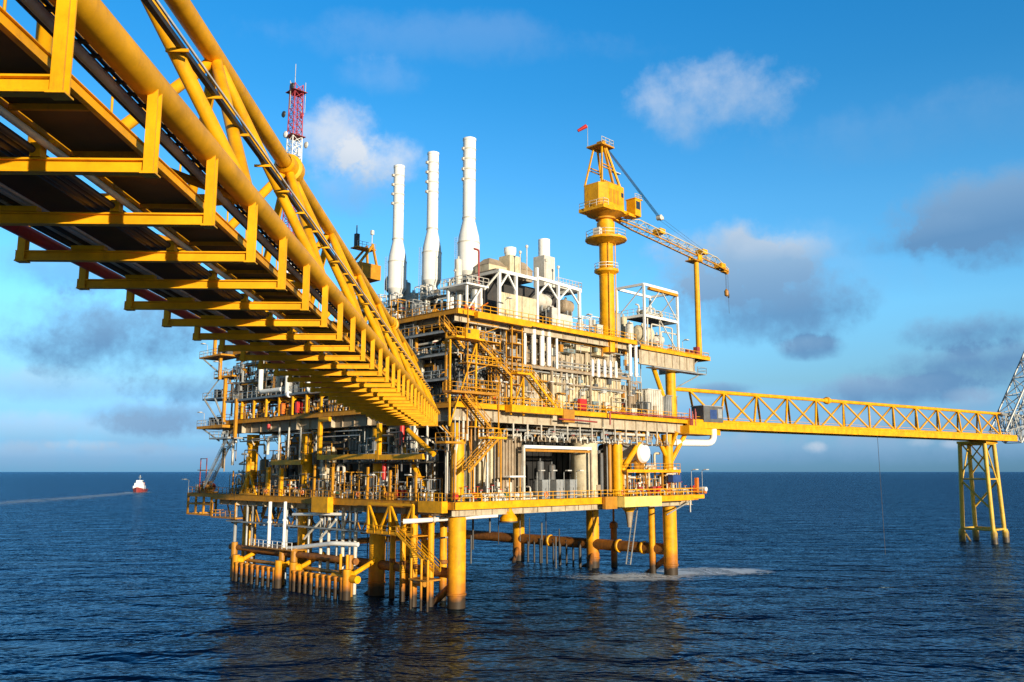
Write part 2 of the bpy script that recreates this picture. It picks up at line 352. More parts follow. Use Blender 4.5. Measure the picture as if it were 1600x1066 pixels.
def patch(cx, cy, rx, ry, rot):
    def fn(s, t):
        x, y = (s*2-1), (t*2-1); r = math.hypot(x, y); c, sn = math.cos(rot), math.sin(rot); X, Y = x*rx, y*ry
        return (cx+X*c-Y*sn, cy+X*sn+Y*c), max(0, 1-r)**.8
    return (0, 0, 0, 0, fn, 24, 24)
foam('foam_patch', patch(22, 153, 19, 10.5, .15), 1, .76, .30, .05, .36)
foam('foam_patch', patch(35, 160.5, 17, 9, .1), 2, .98, .40, .05, .34)
foam('foam_patch', patch(28.5, 158, 7, 5, .1), 3, 1.05, .8, .09, .3)
# boat wake: from the boat to the left, widening
def wake(s, t):
    A = Vector((-333, 772, 0)); B = Vector((-262, 455, 0)); C_ = Vector((-330, 300, 0))
    p = A*(1-s)**2+B*2*s*(1-s)+C_*s*s; d = ((B-A)*(1-s)+(C_-B)*s).normalized(); nn_ = Vector((-d.y, d.x, 0)); wdt = 14+55*s
    return (p+nn_*((t*2-1)*wdt)), max(0, 1-abs(t*2-1))**.7*(1-.55*s)
o = foam('boat_wake', (0, 0, 0, 0, wake, 40, 10), 3, .85, .05, .05, .5, .38)

foam('boat_wake', patch(-331, 768, 16, 9, .2), 4, 1.2, .2, .09)
# ------------------------------------------------------------------ supply boat far off
def boat():
    t = wthing('supply_boat', 'small red hulled supply boat with white superstructure far off on the open sea', 'boat', (-331, 774, 0), R(195))
    w, l = 5.6, 17.0
    hull = MB(); st = []
    for (y, hw, zb) in ((-l, 4.6, 2.6), (-l*.5, 5.4, 2.5), (l*.3, 5.4, 2.8), (l*.7, 3.8, 3.5), (l, .3, 4.6)): st.append([(-hw, y, zb), (-hw*.8, y, -.6), (hw*.8, y, -.6), (hw, y, zb)])
    vs = [p for s_ in st for p in s_]; fs = []
    for k in range(4):
        for i in range(3): fs.append((k*4+i, k*4+i+1, k*4+i+5, k*4+i+4))
        fs.append((k*4+3, k*4, k*4+4, k*4+7))
    fs += [(0, 1, 2, 3), (16, 17, 18, 19)]; hull.add(vs, fs); hull.build('hull', 'dull_red', t)
    MB().box(-4.4, -3, 2.4, 4.4, 9.5, 5.6).box(-3.6, 0, 5.6, 3.6, 8, 8).build('superstructure', 'white', t)
    wh = MB().prism([(-2.9, 1.5), (2.9, 1.5), (2.5, 6.5), (-2.5, 6.5)], 8, 10.4).build('wheelhouse', 'white', t)
    MB().box(-2.95, 2, 8.9, 2.95, 6.4, 9.8).build('window', 'glass', wh)
    MB().tube((0, 3, 10.4), (0, 3, 15), .22).tube((-1.4, 3, 13), (1.4, 3, 13), .12).lathe([(.5, 13.6), (.5, 14.3)], 10, (0, 3, 0)).build('mast', 'galv', t)
    for x in (-3, 3): MB().lathe([(.7, 5.5), (.6, 8.4)], 10, (x, -1.2, 0)).build('funnel', 'orange', t)
boat()

# ------------------------------------------------------------------ triangular truss footbridges
def truss_bridge(t, L, y0, node0, ny, panel, beam0, beam_step, zc, zt, zb, xl, xr, rc=.42, knuckles=(), near=False, mat_='bridge_yellow', dark='old_yellow', bs=1.0):
    xm = (xl+xr)/2; y1 = y0+L; n = 18 if near else 10
    def chord(name, x, z, r):
        MB().tube((x, y0, z), (x, y1, z), r, n).build(name, mat_, t)
    chord('lower_chord', xr, zc, rc); chord('lower_chord', xl, zc, rc); chord('top_chord', xm, zt, rc*1.08)
    low = [node0+panel*k for k in range(-3, ny) if y0 < node0+panel*k < y1]; top = [v+panel/2 for v in low if v+panel/2 < y1]
    if low[0]-panel/2 > y0: top = [low[0]-panel/2]+top
    for x in (xr, xl):
        for lo in low:
            for up in top:
                if abs(abs(lo-up)-panel/2) < .1: MB().tube((x, lo, zc), (xm, up, zt), rc*.62, 12 if near else 7).build('diagonal_brace', mat_, t)
    for i, lo in enumerate(low):
        MB().lathe([(rc*.30, 0), (rc*.52, .9), (rc*.52, xr-xl-.9), (rc*.30, xr-xl)], 12 if near else 7, (xl, lo, zc-.1), 'x').build('cross_strut', mat_, t)
        if i+1 < len(low):
            MB().tube((xl, lo, zc-.15), (xr, low[i+1], zc-.15), rc*.38, 8).build('plan_brace', mat_ if not near else dark, t)
    for k in knuckles:
        for (x, z) in ((xm, zt), (xr, zc), (xl, zc)):
            if (x, z) == (xm, zt) : MB().lathe([(rc*1.2, -1.2), (rc*1.5, -1.0), (rc*1.7, -.35), (rc*2.2, -.3), (rc*2.2, .3), (rc*1.7, .35), (rc*1.5, 1.0), (rc*1.2, 1.2)], n, (x, k, z), 'y', caps=False).build('chord_joint', mat_, t)
    for b_ in range(200):
        y = beam0+beam_step*b_
        if y > y1-.3: break
        if y < y0: continue
        bw, bh = .24*bs, .28*bs
        f = MB().ibeam((xl-.25, y, zb+bh/2), (xr+.1, y, zb+bh/2), bw*.9, bh, .035)
        f.box(xl-.28, y-.04, zb+.03, xl-.05, y+.04, zb+bh-.03)
        o = f.build('crossbeam', mat_, t)
        for x in (xl-.1, xr+.16):
            p = MB().ibeam((x, y, zb), (x, y, zc-rc*.55), .20*bs, .24*bs, .035, up=(0, 1, 0)); p.box(x-.15*bs, y-.15*bs, zb-.03, x+.15*bs, y+.15*bs, zb)
            p.build('hanger_post', mat_, t)

def near_bridge():
    t = wthing('truss_footbridge', 'huge yellow triangular pipe truss bridge overhead in the left foreground', 'bridge', (0, 0, 0), R(1.5))
    zc, zt, zb, xl, xr = 25.6, 32.5, 23.72, -12.75, -6.78
    Y0, Y1 = -8.0, 112.5
    truss_bridge(t, Y1-Y0, Y0, 23.3, 12, 11.1, 12.62-3.56*5, 3.56, zc, zt, zb, xl, xr, .32, (40.2, 84.5), True)
    # floor: plated strip with its edge stringers, ladder tray beside the sunny chord
    MB().box(-8.75, Y0, 24.62, -7.30, Y1, 24.66).build('deck_plate', 'bridge_floor', t)
    for x in (-7.24, -8.82): MB().ibeam((x, Y0, 24.62), (x, Y1, 24.62), .12, .24, .02).build('stringer', 'bridge_yellow', t)
    MB().box(-11.9, Y0, 24.9, -10.2, Y1, 24.94).build('deck_plate', 'bridge_floor', t)
    for y in [12.62+3.56*k for k in range(-4, 28)]:
        for f in (.33, .67): MB().box(-8.74, y+3.56*f-.04, 24.50, -7.32, y+3.56*f+.04, 24.61).build('floor_rib', 'old_yellow', t)
    tr = MB()
    for x in (-6.78, -7.75): tr.box(x-.03, Y0, 25.62, x+.03, Y1, 25.80)
    y = Y0+.2
    while y < Y1: tr.box(-7.74, y-.05, 25.68, -6.79, y+.05, 25.73); y += .55
    tr.build('cable_tray', 'dark', t)
    cb = MB()
    for i in range(6): cb.tube((-7.62+i*.14, Y0, 25.80), (-7.62+i*.14, Y1, 25.80), .045, 6)
    cb.build('cable_bundle', 'cable', t)
    # upper tray seen through the diagonals with its rail and brackets
    u = MB().box(-7.92, Y0, 28.55, -7.77, Y1, 28.6)
    for x in (-7.91, -7.78): u.box(x-.012, Y0, 28.6, x+.012, Y1, 28.68)
    u.build('cable_tray', 'dark', t)
    MB().box(-7.72, Y0, 28.68, -7.67, Y1, 28.74).build('tray_rail', 'off_white', t)
    y = Y0+1
    while y < Y1: MB().box(-8.2, y-.03, 28.46, -7.62, y+.03, 28.54).build('tray_bracket', 'bridge_yellow', t); y += 2.75
    # walkway with handrails inside the truss
    MB().box(-10.4, Y0, 26.05, -8.7, Y1, 26.1).build('walkway', 'grating', t)
    for x in (-10.4, -8.7):
        h = MB()
        for z in (26.7, 27.15): h.tube((x, Y0, z), (x, Y1, z), .03, 6)
        y = Y0+.5
        while y < Y1: h.tube((x, y, 26.05), (x, y, 27.15), .03, 6); y += 2.2
        h.build('handrail', 'bridge_yellow', t)
    for i, y in enumerate([12.62+3.56*k for k in range(-4, 28)]):
        MB().box(-8.9, y-.12, 24.02, -8.7, y+.12, 24.30).box(-8.75, y-.1, 24.3, -8.45, y+.1, 24.36).build('pipe_support', 'bridge_yellow', t)
        MB().box(-11.5, y-.12, 24.02, -10.6, y+.12, 24.14).build('pipe_support', 'bridge_yellow', t)
    def run(name, label, m, x, z, r, grp='pipes running the length of the near bridge'):
        o = MB().tube((x, Y0, z), (x, Y1, z), r, 12).build(name, m); o.location = (0, 0, 0); o.rotation_euler = (0, 0, R(1.5))
        tag(o, label, 'pipe', grp)
    run('pipe', 'pale pipe close to the sunlit chord, along the near bridge', 'concrete_pale', -7.30, 25.36, .10)
    run('pipe', 'slim pale pipe under the middle of the near bridge beside the dark floor plate', 'off_white', -8.58, 24.25, .075)
    for i, x in enumerate((-8.86, -9.06, -9.26, -9.44)):
        run('pipe', 'dark slim pipe in the bundle under the middle of the near bridge', 'dark', x, 24.16+.03*(i % 2), .075)
    for i, x in enumerate((-10.72, -10.92, -11.30)):
        run('pipe', 'thin bright conduit in the trio under the shaded half of the near bridge', 'galv', x, 24.2, .05)
    for i, x in enumerate((-11.12, -11.48, -11.62)):
        run('pipe', 'thick black hose beside the bright conduits under the near bridge', 'black', x, 24.22, .085)
    run('pipe', 'dark red fire water pipe along the outer shaded edge of the near bridge', 'red', -12.36, 24.30, .18)
    f = MB().lathe([(.0, 0), (.24, .02), (.24, .06), (.0, .08)], 10, caps=False)
near_bridge()

def far_bridge():
    A = Vector((32.2, 159.5, 0)); B = Vector((128.5, 227, 0)); d = B-A; L = d.length; rz = math.atan2(d.y, d.x)-math.pi/2
    t = wthing('truss_footbridge', 'distant yellow triangular truss bridge leading right from the platform to the open tower', 'bridge', (A.x, A.y, 0), rz)
    truss_bridge(t, L+5, -3, 6, 14, 9.6, 1.2, 4.8, 27.1, 33.1, 25.9, -3.05, 3.05, .36, (43.5,), False, 'yellow', 'old_yellow', 1.3)
    for x in (-3.05, 3.05): MB().box(x-.30, -3, 25.82, x+.30, L+2, 26.95).build('edge_girder', 'yellow', t)
    MB().box(-2.85, -3, 26.6, 2.85, L+2, 26.68).build('walkway', 'grating', t)
    for x in (-2.6, 2.6):
        h = MB()
        for z in (27.5, 27.95): h.tube((x, -2, z), (x, L+1, z), .04, 5)
        h.build('handrail', 'yellow', t)
    # dark cabin at the platform end
    c = wthing('equipment_cabin', 'small dark cabin standing on the start of the distant bridge', 'cabin', A+d.normalized()*4.6+Vector((.4, -2.2, 27.0)), rz)
    MB().box(-1.5, -2.6, 0, 1.5, 2.6, 2.9).build('body', 'dark_grey', c)
    MB().box(-1.6, -2.7, 2.9, 1.6, 2.7, 3.05).build('roof', 'grey', c)
    MB().box(1.5, -.9, .6, 1.54, .9, 2.3).build('door', 'blue', c); MB().box(1.5, 1.2, .8, 1.53, 2.3, 2.5).build('panel', 'galv', c)
    # big white U pipe under the bridge start
    o = MB().path([(0, -6, 23.2), (2.6, 4.5, 23.2), (2.6, 4.5, 26.5)], .62, 12, 1.6).build('pipe', 'white'); o.location = (A.x, A.y, 0); o.rotation_euler = (0, 0, rz)
    tag(o, 'thick white pipe bending up into the start of the distant bridge', 'pipe')
    # dangling line
    p = EYEV+px_dir(1358, 680)*((26-EYE)/px_dir(1358, 680).z)
    ln = MB().tube((0, 0, 0), (.1, 0, -25.6), .05, 5).build('hanging_rope', 'cable'); ln.location = (A+d.normalized()*((p-A).dot(d.normalized()))).xy.to_3d()+Vector((1.7, -2.5, 25.9)); tag(ln, 'thin dark rope hanging from the distant bridge down to the sea', 'rope')
    # support tower
    tw = wthing('support_tower', 'yellow open four legged tower in the sea carrying the far end of the distant bridge', 'tower', (122.2, 225.2, 0))
    legs = [(-5.2, 2.8), (-1.0, -4.7), (1.0, 7.8), (5.0, .8)]; top = [(-4.7, 1.3), (-1.3, -4.2), (.2, 6.2), (3.6, .3)]
    P = [[Vector((x*(1-f)+X*f, y*(1-f)+Y*f, z)) for (x, y), (X, Y) in zip(legs, top)] for z, f in ((-3, 0), (3.4, .12), (13.6, .5), (25.7, 1))]
    for i in range(4):
        MB().tube(P[0][i], P[3][i], .52, 12).build('leg', 'far_yellow', tw)
        MB().lathe([(.8, -3), (.8, 2.6), (.52, 3.4)], 12, (P[0][i].x, P[0][i].y, 0)).build('pile_sleeve', 'far_yellow', tw)
    for (i, j) in ((0, 1), (1, 3), (3, 2), (2, 0)):
        MB().tube(P[1][i], P[1][j], .3, 8).build('horizontal_brace', 'far_yellow', tw)
        MB().tube(P[3][i]-Vector((0, 0, .5)), P[3][j]-Vector((0, 0, .5)), .34, 8).build('horizontal_brace', 'far_yellow', tw)
        MB().tube(P[2][i]+Vector((0, 0, 2.5)), P[2][j]+Vector((0, 0, 2.5)), .2, 8).build('horizontal_brace', 'far_yellow', tw)
    for (i, j) in ((0, 1), (3, 2)):
        MB().tube(P[2][i]+Vector((0, 0, 2.4)), P[1][j]+Vector((0, 0, 5)), .27, 8).build('diagonal_brace', 'far_yellow', tw)
        MB().tube(P[3][i], P[2][j]+Vector((0, 0, 3.5)), .22, 8).build('diagonal_brace', 'far_yellow', tw)
        MB().tube(P[3][j], P[2][i]+Vector((0, 0, 3.5)), .18, 8).build('diagonal_brace', 'far_yellow', tw)
    for (i, j) in ((2, 0), (1, 3)): MB().tube(P[3][i], P[2][j], .2, 8).build('diagonal_brace', 'far_yellow', tw)
    MB().tube(P[1][0], P[1][0]+Vector((3, 2, -3.5)), .3, 8).build('diagonal_brace', 'far_yellow', tw)
    MB().prism([(-5.6, 1.2), (-1.4, -5.4), (4.6, .2), (.2, 7.2)], 25.2, 25.8).build('cap_beam', 'yellow', tw)
    # grey lattice flare boom going up and out of the picture
    f = wthing('lattice_boom', 'tall grey lattice boom slanting up at the right edge beyond the distant bridge', 'lattice boom', (131, 229, 27))
    ax = Vector((20, 4, 34)); sd_ = Vector((.3, -1, 0)).normalized()*2.6; up_ = ax.cross(sd_).normalized()*2.9
    C4 = [sd_+up_, sd_*-1+up_, sd_*-1-up_, sd_-up_]
    for c in C4: MB().tube(c, c+ax, .26, 8).build('chord', 'galv', f)
    for i in range(4):
        m_ = MB()
        for k in range(7):
            a_, b_ = C4[i]+ax*(k/7), C4[(i+1) % 4]+ax*((k+1)/7); m_.tube(a_, b_, .13, 6); m_.tube(C4[(i+1) % 4]+ax*(k/7), C4[i]+ax*((k+1)/7), .13, 6); m_.tube(C4[i]+ax*(k/7), C4[(i+1) % 4]+ax*(k/7), .12, 6)
        m_.build('lacing', 'galv', f)
    w = wthing('walkway', 'pale grey link walkway running right from the distant bridge end', 'walkway', (B.x, B.y, 26), rz)
    MB().box(-1.2, -1, 0, 1.2, 28, .25).build('deck_plate', 'galv', w)
    for x in (-1.2, 1.2):
        h = MB().tube((x, -1, 7.0), (x, 28, 7.0), .22, 8)
        for y in range(0, 27, 3): h.tube((x, y, .2), (x, y+1.5, 7), .12, 6); h.tube((x, y+3, .2), (x, y+1.5, 7), .12, 6)
        h.build('side_truss', 'galv', w)
far_bridge()
# ------------------------------------------------------------------ the platform itself: jacket, decks, columns
ZC, ZM, ZU = 14.0, 27.3, 40.3
PF = thing('offshore_platform', 'large yellow steel oil platform standing on eight legs in the sea', 'oil platform', 0, 0, 0)
def rail(mb, pts, h=1.1, post=1.6, r=.035, n=5):
    for k in range(len(pts)-1):
        p, q = Vector(pts[k]), Vector(pts[k+1]); L = (q-p).length
        for hh in (h*.5, h): mb.bar(p+Vector((0, 0, hh)), q+Vector((0, 0, hh)), r*2)
        m = max(1, int(L/post))
        for i in range(m+1): mb.bar(p+(q-p)*(i/m), p+(q-p)*(i/m)+Vector((0, 0, h)), r*2)
    return mb
def jacket():
    for a in (0, 51):
        for b in (0, 17.5, 37, 55):
            r = 1.22
            MB().lathe([(r+.0, -8), (r, 1.6), (r+.12, 1.65), (r+.12, 1.9), (r, 1.95), (r, 11.9)], 20, (a, b, 0)).build('leg', 'leg_yellow', PF)
            # columns above the lower deck
            if (a, b) in ((0, 0), (0, 17.5), (0, 37), (0, 55), (51, 0), (51, 17.5)):
                MB().lathe([(.95, 14.05), (.95, 22.6), (1.15, 22.8), (1.15, 24.6)], 16, (a, b, 0)).build('column', 'yellow', PF)
    L = [(0, 0), (0, 17.5), (0, 37), (0, 55)]
    z = 4.4
    for b0, b1 in ((0, 17.5), (17.5, 37), (37, 55)):
        for a in (0, 51):
            MB().tube((a, b0, z), (a, b1, z), 1.0 if a else .7, 16).build('jacket_brace', 'brace_rust', PF)
            MB().tube((a, b0, 1.0 if b0 % 2 else 3.5), (a, b1, -9), .5, 10).build('jacket_brace', 'brace_rust', PF)
    for b in (0, 17.5, 37, 55):
        if b == 55: MB().tube((0, b, z), (51, b, z), .6, 12).build('jacket_brace', 'brace_rust', PF)
    for b in (17.5, 37): MB().tube((51, b, 3.2), (44, b-4, -3), .42, 10).build('jacket_brace', 'brace_rust', PF)
    for b in (5.5, 11, 28): MB().lathe([(1.0, 0), (1.2, .1), (1.2, .4), (1.0, .5)], 16, (51, b, 4.4), 'y', caps=False).build('brace_clamp', 'yellow', PF)
    # visible upper braces
    for p, q, r in (((36, 0, 17), (43.5, -.4, 24.6), .48), ((51, .2, 18.5), (55.5, -1, 25), .42), ((51, 0, 20), (47.4, 0, 24.6), .42), ((51, 0, 21), (51, -2, 25), .35),
                    ((0, 6, 15), (-.2, 11.5, 21.5), .38)):
        MB().tube(p, q, r, 12).build('deck_brace', 'yellow', PF)
    MB().lathe([(.9, 14.05), (.9, 24.6)], 16, (36, 0, 0)).build('column', 'yellow', PF)
    for (a, b, z0, z1, r) in ((52.5, 0, 27.4, 36.6, .95), (47, -.4, 31.5, 36.6, .0)):
        if r: MB().lathe([(r, z0), (r, z1)], 16, (a, b, 0)).build('column', 'yellow', PF)
    MB().tube((46.2, -.6, 36.4), (49.5, -.3, 31.5), .42, 12).build('deck_brace', 'yellow', PF)
jacket()

def deck(a0, b0, a1, b1, z, beam, mat_edge, gd, gmat, name='deck_plate', holes=None):
    MB().box(a0, b0, z-.12, a1, b1, z).build(name, 'grating', PF)
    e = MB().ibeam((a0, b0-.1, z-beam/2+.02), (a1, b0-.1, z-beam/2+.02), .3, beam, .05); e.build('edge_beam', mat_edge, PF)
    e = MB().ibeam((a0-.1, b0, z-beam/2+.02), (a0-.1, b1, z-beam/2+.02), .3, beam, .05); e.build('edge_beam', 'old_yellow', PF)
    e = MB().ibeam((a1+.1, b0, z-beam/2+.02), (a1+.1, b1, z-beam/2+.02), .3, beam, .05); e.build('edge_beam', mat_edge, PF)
    # plate girders below with stiffeners
    if gd:
        zt = z-.14; n = 0
        def girder(p, q, mat_):
            g = MB().ibeam(p+Vector((0, 0, -gd/2)), q+Vector((0, 0, -gd/2)), .5, gd, .06); L = (q-p).length; d = (q-p).normalized(); k = 1.2
            s = Vector((-d.y, d.x, 0))
            while k < L: g.bar(p+d*k+Vector((0, 0, -gd+.05)), p+d*k+Vector((0, 0, -.05)), .46, .05, up=d); k += 3.1
            g.build('plate_girder', mat_, PF)
        for b in (b0+1.0, 8.5, 17.5, 27, 37, 46, 55):
            girder(Vector((a0+.4, b, zt)), Vector((a1-.4, b, zt)), gmat)
        for a in (a0+1.2, 17, 34, a1-1.2):
            girder(Vector((a, b0+1.4, zt-.01)), Vector((a, b1-.4, zt-.01)), 'tan')
deck(-3.2, -3, 55.5, 63, ZC, 1.0, 'yellow', 1.75, 'beige')
deck(-2.8, -2.6, 54.5, 64, ZM, .75, 'yellow', 2.3, 'beige')
deck(-1.8, -1.6, 40, 62, ZU, .75, 'yellow', 1.5, 'beige')
# upper deck's right hand extension
MB().box(40.2, -2.2, 39.2, 62.6, 7, 39.32).build('deck_plate', 'grating', PF)
MB().ibeam((40.2, -2.35, 39.2), (62.6, -2.35, 39.2), .3, .7, .05).build('edge_beam', 'yellow', PF)
MB().ibeam((62.7, -2.2, 39.2), (62.7, 7, 39.2), .3, .7, .05).build('edge_beam', 'yellow', PF)
g = MB().box(40.3, -1.9, 36.4, 57.8, -1.75, 38.8).box(40.3, -2.15, 36.3, 57.8, -1.5, 36.42)
for k in range(8): g.box(40.6+k*2.4, -2.1, 36.4, 40.68+k*2.4, -1.9, 38.8)
g.box(57.7, -1.9, 36.4, 57.8, 6, 38.8); g.build('plate_girder', 'beige', PF)
MB().box(44, -2.4, 36.0, 61, -.6, 36.2).build('walkway', 'galv', PF)
g = MB(); rail(g, [(57.9, -2.4, 36.2), (61, -2.4, 36.2), (61, -.6, 36.2)]); g.build('railing', 'galv', PF)
MB().tube((56, -1, 36.2), (60.6, -1, 38.9), .12, 6).tube((53, -.5, 33), (60, -1.5, 36), .12, 6).build('deck_brace', 'galv', PF)
# railings
def railing(pts, m='yellow'): g = MB(); rail(g, pts); g.build('railing', m, PF)
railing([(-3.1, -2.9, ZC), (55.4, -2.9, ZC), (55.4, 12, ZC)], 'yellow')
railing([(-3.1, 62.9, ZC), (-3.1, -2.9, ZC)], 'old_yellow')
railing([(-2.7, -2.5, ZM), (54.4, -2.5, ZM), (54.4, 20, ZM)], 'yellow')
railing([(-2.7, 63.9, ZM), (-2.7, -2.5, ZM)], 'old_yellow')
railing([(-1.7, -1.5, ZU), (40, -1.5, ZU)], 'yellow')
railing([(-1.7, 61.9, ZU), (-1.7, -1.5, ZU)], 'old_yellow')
railing([(40.3, -2.1, 39.2), (62.5, -2.1, 39.2), (62.5, 6.9, 39.2)], 'yellow')
# dark bulkheads well inside each level
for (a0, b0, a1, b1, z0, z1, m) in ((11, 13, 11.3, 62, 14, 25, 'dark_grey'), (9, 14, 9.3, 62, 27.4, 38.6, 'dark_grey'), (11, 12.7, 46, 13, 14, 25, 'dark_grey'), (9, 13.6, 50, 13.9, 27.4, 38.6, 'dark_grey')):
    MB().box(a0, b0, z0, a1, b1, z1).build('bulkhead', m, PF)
# left end of the lower deck: outrigger with an open frame hanging beneath
MB().box(-3.2, 63.3, ZC-.1, 3, 73, ZC).build('deck_plate', 'grating', PF)
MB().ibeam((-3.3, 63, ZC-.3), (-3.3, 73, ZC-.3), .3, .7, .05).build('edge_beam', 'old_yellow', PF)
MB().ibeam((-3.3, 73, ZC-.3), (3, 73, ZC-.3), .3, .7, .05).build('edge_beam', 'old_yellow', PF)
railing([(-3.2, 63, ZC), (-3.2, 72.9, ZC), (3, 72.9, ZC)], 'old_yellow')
f = MB()
for b in (63.6, 66.6, 69.7, 72.9): f.bar((-3.1, b, ZC-.6), (-3.1, b, 10.0), .34)
for z in (12.0, 10.1): f.bar((-3.1, 63.6, z), (-3.1, 72.9, z), .3); f.bar((-3.1, 72.9, z), (2.6, 72.9, z), .3)
f.bar((2.6, 72.9, ZC-.6), (2.6, 72.9, 10), .34); f.build('hanging_frame', 'old_yellow', PF)
# shaded side: mezzanine walkways and balconies
def mezz(a0, b0, b1, z, m='galv', depth=2.6, rl='galv', th=.3):
    MB().box(a0, b0, z-th, a0+depth, b1, z).build('walkway', m, PF)
    g = MB(); rail(g, [(a0+depth, b1, z), (a0+.05, b1, z), (a0+.05, b0, z)]); g.build('railing', rl, PF)
mezz(-3.4, 26, 60, 30.9, 'slate', 3, 'galv', .35)
mezz(-4.0, 60, 67.5, 31.6, 'slate', 3.2, 'galv')
mezz(-3.2, 58, 65, 35.6, 'old_yellow', 3.2, 'old_yellow')
mezz(-4.6, 60, 68.5, 39.6, 'old_yellow', 4.5, 'galv')
mezz(-4.6, 58, 68, 26.4, 'old_yellow', 4.5, 'galv', .5)
mezz(-4.0, 57, 64, 24.2, 'galv', 3, 'galv')
for (p, q, r) in (((-4.4, 67.6, 39.4), (-2.6, 62, 35.4), .16), ((-4, 66.5, 31.4), (-3, 62, 26.6), .18), ((-4, 62.5, 31.4), (-3, 60, 26.6), .18), ((-4, 66.8, 31.6), (-2.8, 63, 35.6), .12), ((-4.2, 66.5, 26), (-3, 62, 23.6), .15)):
    MB().tube(p, q, r, 8).build('walkway_brace', 'galv', PF)
for (b, z0, z1) in ((64.8, 39.6, 44.5), (62.3, 35, 39.5), (60, 27, 35), (55.5, 24, 31)):
    MB().bar((-3.4, b, z0), (-3.4, b, z1), .5).build('stanchion', 'old_yellow', PF)
# small yellow frames standing under the mezzanine
for k in range(7):
    b = 29+k*4.2; f = MB().bar((-3.0, b, 27.3), (-3.0, b, 30.5), .32).bar((-3.0, b, 30.3), (-.4, b, 30.3), .26).bar((-3.0, b, 29.6), (-2.2, b, 30.2), .2)
    f.build('portal_frame', 'yellow', PF)
# yellow monorail frames hung on the shaded side above the lower deck
def uframe(b0, b1, z0, z1, sh=None):
    f = MB().bar((-3.0, b1, z0), (-3.0, b1, z1), .55).bar((-3.0, b0, z0+.3), (-3.0, b1+.27, z0+.3), .5, .75)
    if sh: f.bar((-3.0, b0, z0), (-3.0, b0, z1), .4)
    f.build('monorail_frame', 'yellow', PF)
b1, zt_ = onA(501, 655, -3); b0, z_ = onA(592, 715, -3); uframe(b0, b1, onA(501, 718, -3)[1], zt_)
MB().bar((-3, b1+.2, zt_-.1), (-3, b1-2.6, zt_-.1), .5, .7).build('monorail_frame', 'yellow', PF)
b1, zt_ = onA(593, 662, -3); b0, z_ = onA(662, 715, -3); uframe(b0, b1, onA(593, 718, -3)[1], zt_)
b1, z0_ = onA(425, 723, -3); b0, _ = onA(472, 723, -3); MB().bar((-3, b0, z0_), (-3, b1, z0_), .5, .8).build('monorail_frame', 'yellow', PF)
MB().tube((-3, 1.5, 20.3), (-3.0, 7.2, 23.8), .36, 10).build('deck_brace', 'yellow', PF)
for px, top in ((388, 714), (420, 730), (440, 732)):
    b, z1_ = onA(px, top, -2.8); MB().bar((-2.8, b, ZC), (-2.8, b, z1_), .55).build('stanchion', 'yellow', PF)
b, _ = onA(388, 770, -3)
MB().bar((-3, b+2.6, ZC), (-3, b, ZC+4), .3).bar((-3, b-2.6, ZC), (-3, b, ZC+4), .3).bar((-3, b-2.8, ZC+.2), (-3, b+2.8, ZC+.2), .3).build('a_frame', 'yellow', PF)
for px, top in ((492, 725), (520, 730), (575, 730), (610, 735), (650, 738)):
    b, z1_ = onA(px, top, -2.9); MB().bar((-2.9, b, ZC), (-2.9, b, z1_), .3).build('stanchion', 'old_yellow', PF)
# boxed ends and porches of the lower deck
b1, z1_ = onA(487, 774, -4.4); b0, _ = onA(512, 774, -4.4); MB().box(-4.4, b0, 11.8, -3.35, b1, 14.15).build('beam_end_or_shaded_face', 'yellow', PF)
a0_, _ = onB(976, 780, -5.2); a1_, _ = onB(1034, 780, -5.2)
MB().box(a0_, -5.2, ZC-1.55, a1_, -3.3, ZC+.05).build('porch_girder', 'pale_yellow', PF)
MB().box(a0_-3.2, -3.9, ZC-1.8, a0_-.2, -3.3, ZC+.1).build('beam_end_or_shaded_face', 'orange_brown', PF)  # porch's shaded face: the shade is painted in as orange brown
a2_, _ = onB(1085, 770, -5.2); MB().box(a1_+.1, -5.1, ZC-.9, a2_, -3.3, ZC+.02).build('porch_girder', 'yellow', PF)
MB().box(a2_, -4.6, ZC-.7, a2_+4.2, 6, ZC-.02).build('porch_girder', 'yellow', PF)
railing([(a0_, -5.1, ZC), (a2_, -5.1, ZC), (a2_+4.1, -4.5, ZC), (a2_+4.1, 5.8, ZC)])
MB().tube((a2_+2, -3, 12.8), (a2_-4, -2, 10.6), .14, 6).tube((a2_+2, -3, 13.3), (a2_+2, -3, 10.9), .14, 6).build('deck_brace', 'galv', PF)
a0_, _ = onB(880, 650, -3.1); MB().box(a0_, -3.2, ZM-1.9, a0_+2.6, -2.85, ZM+.05).build('beam_end_or_shaded_face', 'orange_brown', PF)
# middle deck: bright walkway in front of the wall by the stairs
a0_, _ = onB(800, 640, -4.2); a1_, _ = onB(880, 645, -4.2)
MB().box(a0_, -4.2, ZM-1.0, a1_, -2.9, ZM+.02).build('porch_girder', 'yellow', PF); railing([(a0_, -4.15, ZM), (a1_, -4.15, ZM)])
a0_, _ = onB(1077, 665, -3.6); a1_, _ = onB(1125, 660, -3.6)
MB().box(a0_, -3.6, 24.7, a1_, 1.5, 26.2).build('porch_girder', 'yellow', PF)
# bright apron on the upper deck by the near corner
MB().box(1.2, -2.6, ZU-1.1, 12.2, -1.9, ZU-.2).build('porch_girder', 'yellow', PF)
